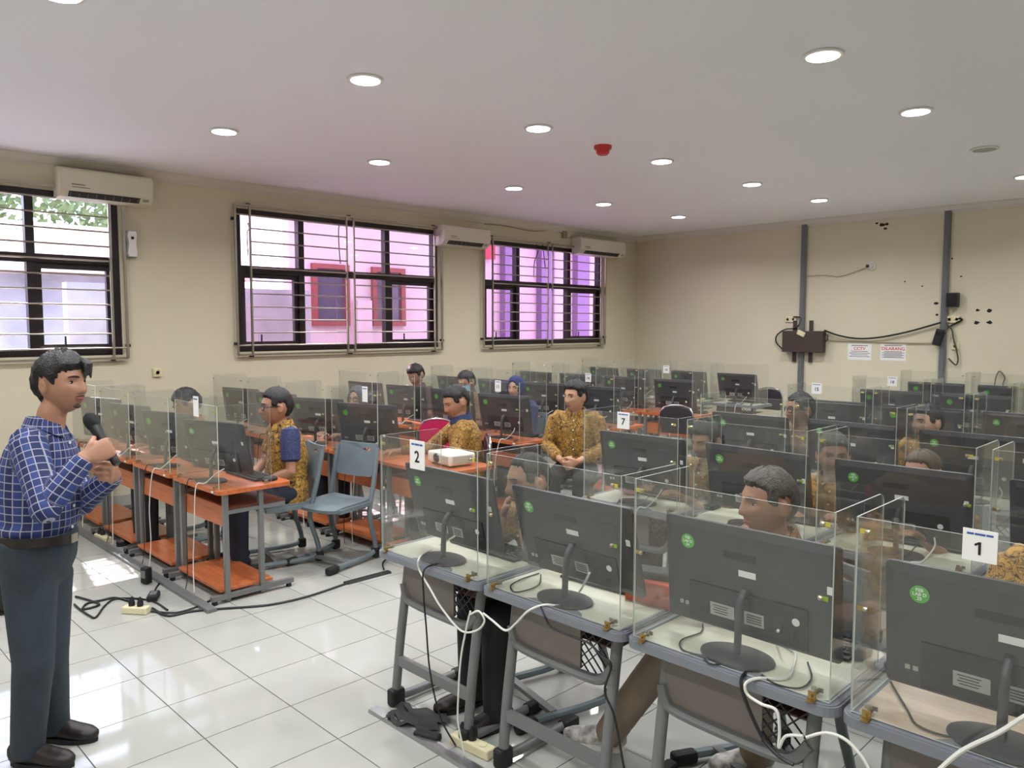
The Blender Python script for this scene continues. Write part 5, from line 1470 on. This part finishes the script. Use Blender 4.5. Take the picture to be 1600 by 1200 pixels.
def sitter(x, y, zh, yaw=-90, lean=0.06, over=None):
    th = R_(yaw); Fw = V((math.cos(th), math.sin(th), 0)); Rt = V((math.sin(th), -math.cos(th), 0)); U = V((0, 0, 1))
    h = V((x, y, zh)); base = V((x, y, 0)) - Fw * (lean + 0.03)
    nk = h - Fw * 0.035 - U * 0.135
    J = dict(head=h, neck=nk, pelvis=base + U * 0.535, chest=interp(base + U * 0.535, nk, 0.62) - Fw * 0.02)
    for S_, s in (('R', 1), ('L', -1)):
        sh = nk - U * 0.050 - Fw * 0.01 + Rt * (0.175 * s)
        J['sh' + S_] = sh
        J['el' + S_] = sh - U * 0.25 + Rt * (0.05 * s) + Fw * 0.08
        J['wr' + S_] = V((x, y, 0)) + Rt * (0.13 * s) + Fw * 0.27 + U * 0.775
        hp = base + Rt * (0.09 * s) + U * 0.52; J['hip' + S_] = hp
        kn = hp + Fw * 0.40 + Rt * (0.03 * s); kn.z = 0.50; J['kn' + S_] = kn
        an = kn + Fw * 0.0; an.z = 0.085; J['an' + S_] = an
        J['toe' + S_] = an + Fw * 0.15
    for k, v in (over or {}).items():
        J[k] = h + Fw * v[0] + Rt * v[1] + U * v[2] if len(v) == 3 else J[k]
    return J, Fw, Rt
def seat_at(J, yaw, label, key='chair'):
    p = J['pelvis']; th = R_(yaw); Fw = V((math.cos(th), math.sin(th), 0))
    o = place(key, (p.x + Fw.x * 0.06, p.y + Fw.y * 0.06, 0), R_(yaw + 90))
    tag(o, label, 'chair', 'grey plastic chairs' if key == 'chair' else 'chrome framed chairs')

# presenter
K = 3.07
pf = (c_r * math.cos(R_(4)) - V((c_f.x, c_f.y, 0)).normalized() * math.sin(R_(4))).normalized()
hfw = (c_r * math.cos(R_(14)) - V((c_f.x, c_f.y, 0)).normalized() * math.sin(R_(14)) + V((0, 0, 0.02))).normalized()
J = dict(head=at_k(97, 600, K), neck=at_k(73, 668, K), chest=at_k(60, 745, K), pelvis=at_k(58, 860, K),
         shR=at_k(44, 694, 2.92), shL=at_k(90, 692, 3.20), elR=at_k(72, 792, 2.82), elL=at_k(128, 782, 3.16), wrR=at_k(146, 722, 2.90), wrL=at_k(180, 742, 3.08),
         hipR=at_k(46, 895, 3.0), hipL=at_k(72, 892, 3.14), knR=at_k(52, 1035, 2.99), knL=at_k(76, 1028, 3.13))
aR, aL = at_z(44, 1195, 0.0), at_z(85, 1155, 0.0)
J['anR'] = V((aR.x, aR.y, 0.085)); J['anL'] = V((aL.x, aL.y, 0.085))
J['toeR'] = J['anR'] + pf * 0.15; J['toeL'] = J['anL'] + pf * 0.15
mic_h, mic_t = at_k(137, 648, 2.97), at_k(183, 726, 2.93)
mdir = (mic_h - mic_t).normalized()
grip = interp(mic_t, mic_h, 0.32)
view = V((c_f.x, c_f.y, 0)).normalized()
dR = (grip - J['wrR']); dR = (dR - mdir * dR.dot(mdir)).normalized()
J['wrR'] = grip - dR * 0.065 - view * 0.030
hands = dict(R=dict(d=dR, n=view, s=mdir, curl=(62, 68, 50), thumb=(40, 40), spread=0),
             L=dict(d=(c_r * 0.45 + V((0, 0, 0.85)) - view * 0.1), n=(-c_r * 0.6 - view * 0.5 + V((0, 0, 0.2))), s=(V((0, 0, 0.5)) - c_r * 0.3 - view * 0.6), curl=(50, 55, 40), thumb=(25, 10), spread=3))
hands['L'] = dict(d=(-view * 0.75 + c_r * 0.25 + V((0, 0, 0.25))), n=(-c_r), s=V((0, 0, 1)), curl=(45, 55, 45), thumb=(62, 8), spread=2)
person('man in navy plaid shirt and jeans standing and speaking into a microphone', J, pf, 'warm', 'fringe', None, plaid_m, jean_m, 1.0, 0.0046, hands=hands, head_f=hfw, belt=True, tuck=True, goatee=True, smile=True, belly=0.012)
t = empty('microphone', mic_t); tag(t, 'black handheld microphone held by the presenter', 'microphone')
mv = mic_h - mic_t; q = lambda k: mv * k
MB().tube([q(0), q(0.04), q(0.55), q(0.72), q(0.76)], [0.012, 0.0155, 0.017, 0.022, 0.022], 16).build('handle', black_m, t, True)
MB().tube([q(0.75), q(0.80), q(0.9), q(0.97), q(1.02)], [0.0235, 0.027, 0.028, 0.022, 0.008], 16).build('grille_head', mat('mic_mesh', (30, 31, 33), 0.5, 0.4, bump=0.8, bscale=500), t, True)

# seated people: (head pixel, head height z)
def seat_px(px, py, z, yaw=-90, lean=0.06, over=None):
    p = at_z(px, py, z); return sitter(p.x, p.y, z, yaw, lean, over)
D_ = V((0, 0, 1))
# man with glasses, navy sleeve, front row window block
J, Fw, Rt = seat_px(432, 636, 1.150, -102, 0.05)
J['wrR'] = J['pelvis'] + Fw * 0.30 + Rt * 0.06 + D_ * 0.07; J['wrL'] = J['pelvis'] + Fw * 0.26 - Rt * 0.08 + D_ * 0.05
J['elL'] = J['shL'] - D_ * 0.26 - Rt * 0.06 + Fw * 0.02
seat_at(J, -102, 'grey plastic chair under the man with glasses in front row')
person('man with black glasses in gold batik shirt with navy sleeve', J, Fw, 'warm', 'short', None, gold2_m, navy_t, 0.36, 0.007, glasses=True, head_f=(-0.30, -0.95, -0.03), belly=0.03, sleeve_m=(navy_b, 'L'), hs=1.14)
# man looking down behind front row
J, Fw, Rt = seat_px(293, 632, 1.11, -95, 0.02)
seat_at(J, -95, 'grey plastic chair under the man looking down in front row')
person('man in dull brown shirt looking down behind front row computers', J, Fw, 'warm', 'short', None, brown_b, black_t, 0.4, 0.010, head_f=(-0.1, -0.9, -0.45), hs=1.1)
# woman with headscarf
J, Fw, Rt = seat_px(560, 624, 1.085, -80, 0.05)
seat_at(J, -80, 'grey plastic chair under the woman in grey headscarf')
person('woman in grey headscarf and brown batik looking forward in second row', J, Fw, 'light', 'scarf_grey', None, brown_b, black_t, 0.95, 0.010, glasses=True, head_f=(0.35, -0.9, 0))
# tall man far
J, Fw, Rt = seat_px(650, 586, 1.185, -80, 0.02)
seat_at(J, -80, 'grey plastic chair under the tall man by the wall')
person('tall man in dark brown batik bending over far window block computer', J, Fw, 'brown', 'short', None, batik('batik_dark', (44, 34, 32), (84, 64, 58), (104, 84, 76), 34), black_t, 0.4, 0.011, head_f=(0.2, -0.85, -0.5), hs=1.08)
# man with mask
J, Fw, Rt = seat_px(729, 598, 1.14, -90, 0.04)
seat_at(J, -90, 'grey plastic chair under the man with blue mask')
person('man wearing a light blue face mask in third row', J, Fw, 'warm', 'short', None, brown_b, black_t, 0.4, 0.011, head_f=(0.1, -0.9, -0.3), mask=True, hs=1.05)
# woman in navy scarf
J, Fw, Rt = seat_px(806, 606, 1.125, -85, 0.04)
seat_at(J, -85, 'grey plastic chair under the woman in navy headscarf')
person('woman in navy headscarf half hidden behind third row computer', J, Fw, 'light', 'scarf_navy', None, mat('navy_dress', (44, 48, 84), 0.8, var=0.15), black_t, 0.95, 0.011, head_f=(0.3, -0.9, -0.1))
# man with navy collar at the projector desk
J, Fw, Rt = seat_px(713, 628, 1.15, -128, 0.06)
hp = V((-5.0, 3.68, DZ + 0.03)); J['wrR'] = hp; J['elR'] = interp(J['shR'], hp, 0.5) - D_ * 0.10
J['wrL'] = J['pelvis'] + Fw * 0.30 - Rt * 0.05 + D_ * 0.06
seat_at(J, -128, 'black chrome chair under the man with navy collar', 'bchair')
person('man in gold batik with navy collar looking down, arm on orange desk', J, Fw, 'warm', 'short', None, gold_m, black_t, 0.95, 0.007, head_f=(-0.22, -0.9, -0.36), collar=collar_navy, hs=1.08)
# man with clasped hands in the aisle
J, Fw, Rt = seat_px(899, 620, 1.15, -62, 0.05)
c0 = J['pelvis'] + Fw * 0.28 + D_ * 0.10
J['wrR'] = c0 + Rt * 0.07; J['wrL'] = c0 - Rt * 0.07 + Fw * 0.02
for S_, s in (('R', 1), ('L', -1)):
    J['el' + S_] = J['sh' + S_] - D_ * 0.25 + Rt * (0.07 * s) + Fw * 0.03
hd = dict(R=dict(d=-Rt + Fw * 0.6 - D_ * 0.35, n=-Fw * 0.5 - Rt * 0.5, s=D_, curl=(40, 50, 40)), L=dict(d=Rt + Fw * 0.6 - D_ * 0.45, n=-Fw * 0.5 + Rt * 0.5, s=D_, curl=(40, 50, 40)))
seat_at(J, -62, 'black chrome chair under the man with clasped hands', 'bchair')
person('man in gold batik sitting upright with hands clasped in his lap', J, Fw, 'tan', 'tall', None, gold_m, black_t, 0.9, 0.0065, hands=hd, head_f=(-0.05, -1, -0.05), hs=1.08)
# front row white block, man resting face on hand
J, Fw, Rt = seat_px(826, 752, 1.045, -105, 0.14)
J['wrR'] = J['head'] + Fw * 0.08 + Rt * 0.10 - D_ * 0.17; J['elR'] = V((J['head'].x - 0.10, J['head'].y - 0.12, DZ + 0.05))
J['wrL'] = V((J['head'].x + 0.12, J['head'].y - 0.10, DZ + 0.035))
hd = dict(R=dict(d=D_ * 0.9 - Rt * 0.25 - Fw * 0.25, n=-Fw * 0.6 - Rt * 0.6, s=-Rt + Fw * 0.4, curl=(35, 45, 35)))
seat_at(J, -105, 'grey plastic chair under the man resting face on hand')
person('man in dark batik resting his face on one hand in front row', J, Fw, 'warm', 'thin', None, gold2_m, black_t, 0.36, 0.0065, hands=hd, head_f=(-0.32, -0.94, -0.10), hs=1.06)
# grey haired man
J, Fw, Rt = seat_px(1200, 786, 1.09, -118, 0.06)
f1 = at_z(925, 1165, 0); J['anR'] = V((f1.x + 0.06, f1.y + 0.03, 0.085)); J['toeR'] = J['anR'] + V((-0.14, -0.06, 0))
J['knR'] = V((-1.62, 2.50, 0.50)); f2 = at_z(1165, 1215, 0); J['anL'] = V((f2.x, f2.y + 0.08, 0.085)); J['toeL'] = J['anL'] + V((-0.1, -0.12, 0)); J['knL'] = V((-1.25, 2.42, 0.50))
seat_at(J, -118, 'grey plastic chair under the grey haired man')
person('grey haired man in khaki trousers and white sneakers looking left', J, Fw, 'brown', 'short', hair_gry, brown_b, khaki_m, 0.36, 0.0065, head_f=(-0.52, -0.85, -0.02), shoe=mat('sneaker', (196, 194, 192), 0.6, var=0.7, scale=26), hs=1.06)
# second row
J, Fw, Rt = seat_px(1104, 690, 1.065, -105, 0.06)
seat_at(J, -105, 'grey plastic chair under the black haired man in second row')
person('black haired man in gold batik behind the second row acrylic', J, Fw, 'warm', 'tall', None, gold_m, black_t, 0.4, 0.009, head_f=(-0.15, -0.95, -0.22))
J, Fw, Rt = seat_px(1302, 712, 1.06, -80, 0.06)
seat_at(J, -80, 'grey plastic chair under the man beside computer 37')
person('man in brown batik behind acrylic beside computer 37', J, Fw, 'warm', 'short', hair_gry, gold_m, black_t, 0.4, 0.009, head_f=(0.45, -0.85, -0.05))
J, Fw, Rt = seat_px(1442, 741, 1.03, -95, 0.06)
seat_at(J, -95, 'grey plastic chair behind computer 37')
person('man mostly hidden behind computer 37 with only forehead showing', J, Fw, 'warm', 'thin', mat('hair_brown', (78, 66, 52), 0.6, var=0.3, scale=60), gold_m, black_t, 0.4, 0.010, head_f=(-0.2, -0.9, -0.2))
# third row
J, Fw, Rt = seat_px(1250, 641, 1.13, -120, 0.05)
seat_at(J, -120, 'grey plastic chair under the man with glasses in third row')
person('man with glasses in profile against the cream back wall', J, Fw, 'warm', 'short', None, brown_b, black_t, 0.4, 0.009, glasses=True, head_f=(-0.62, -0.78, 0.0), hs=1.04)
J, Fw, Rt = seat_px(1449, 661, 1.11, -105, 0.05)
seat_at(J, -105, 'grey plastic chair under the man seen through blue reflections')
person('black haired man in third row under the black wall box', J, Fw, 'light', 'short', None, gold_m, black_t, 0.4, 0.009, head_f=(-0.5, -0.85, 0.0))
J, Fw, Rt = seat_px(1668, 815, 1.14, -110, 0.05)
seat_at(J, -110, 'grey plastic chair at the picture edge behind card 1')
person('person in gold batik cut off by picture edge behind card 1', J, Fw, 'tan', 'short', None, gold2_m, black_t, 0.4, 0.009, head_f=(-0.5, -0.85, 0.0))
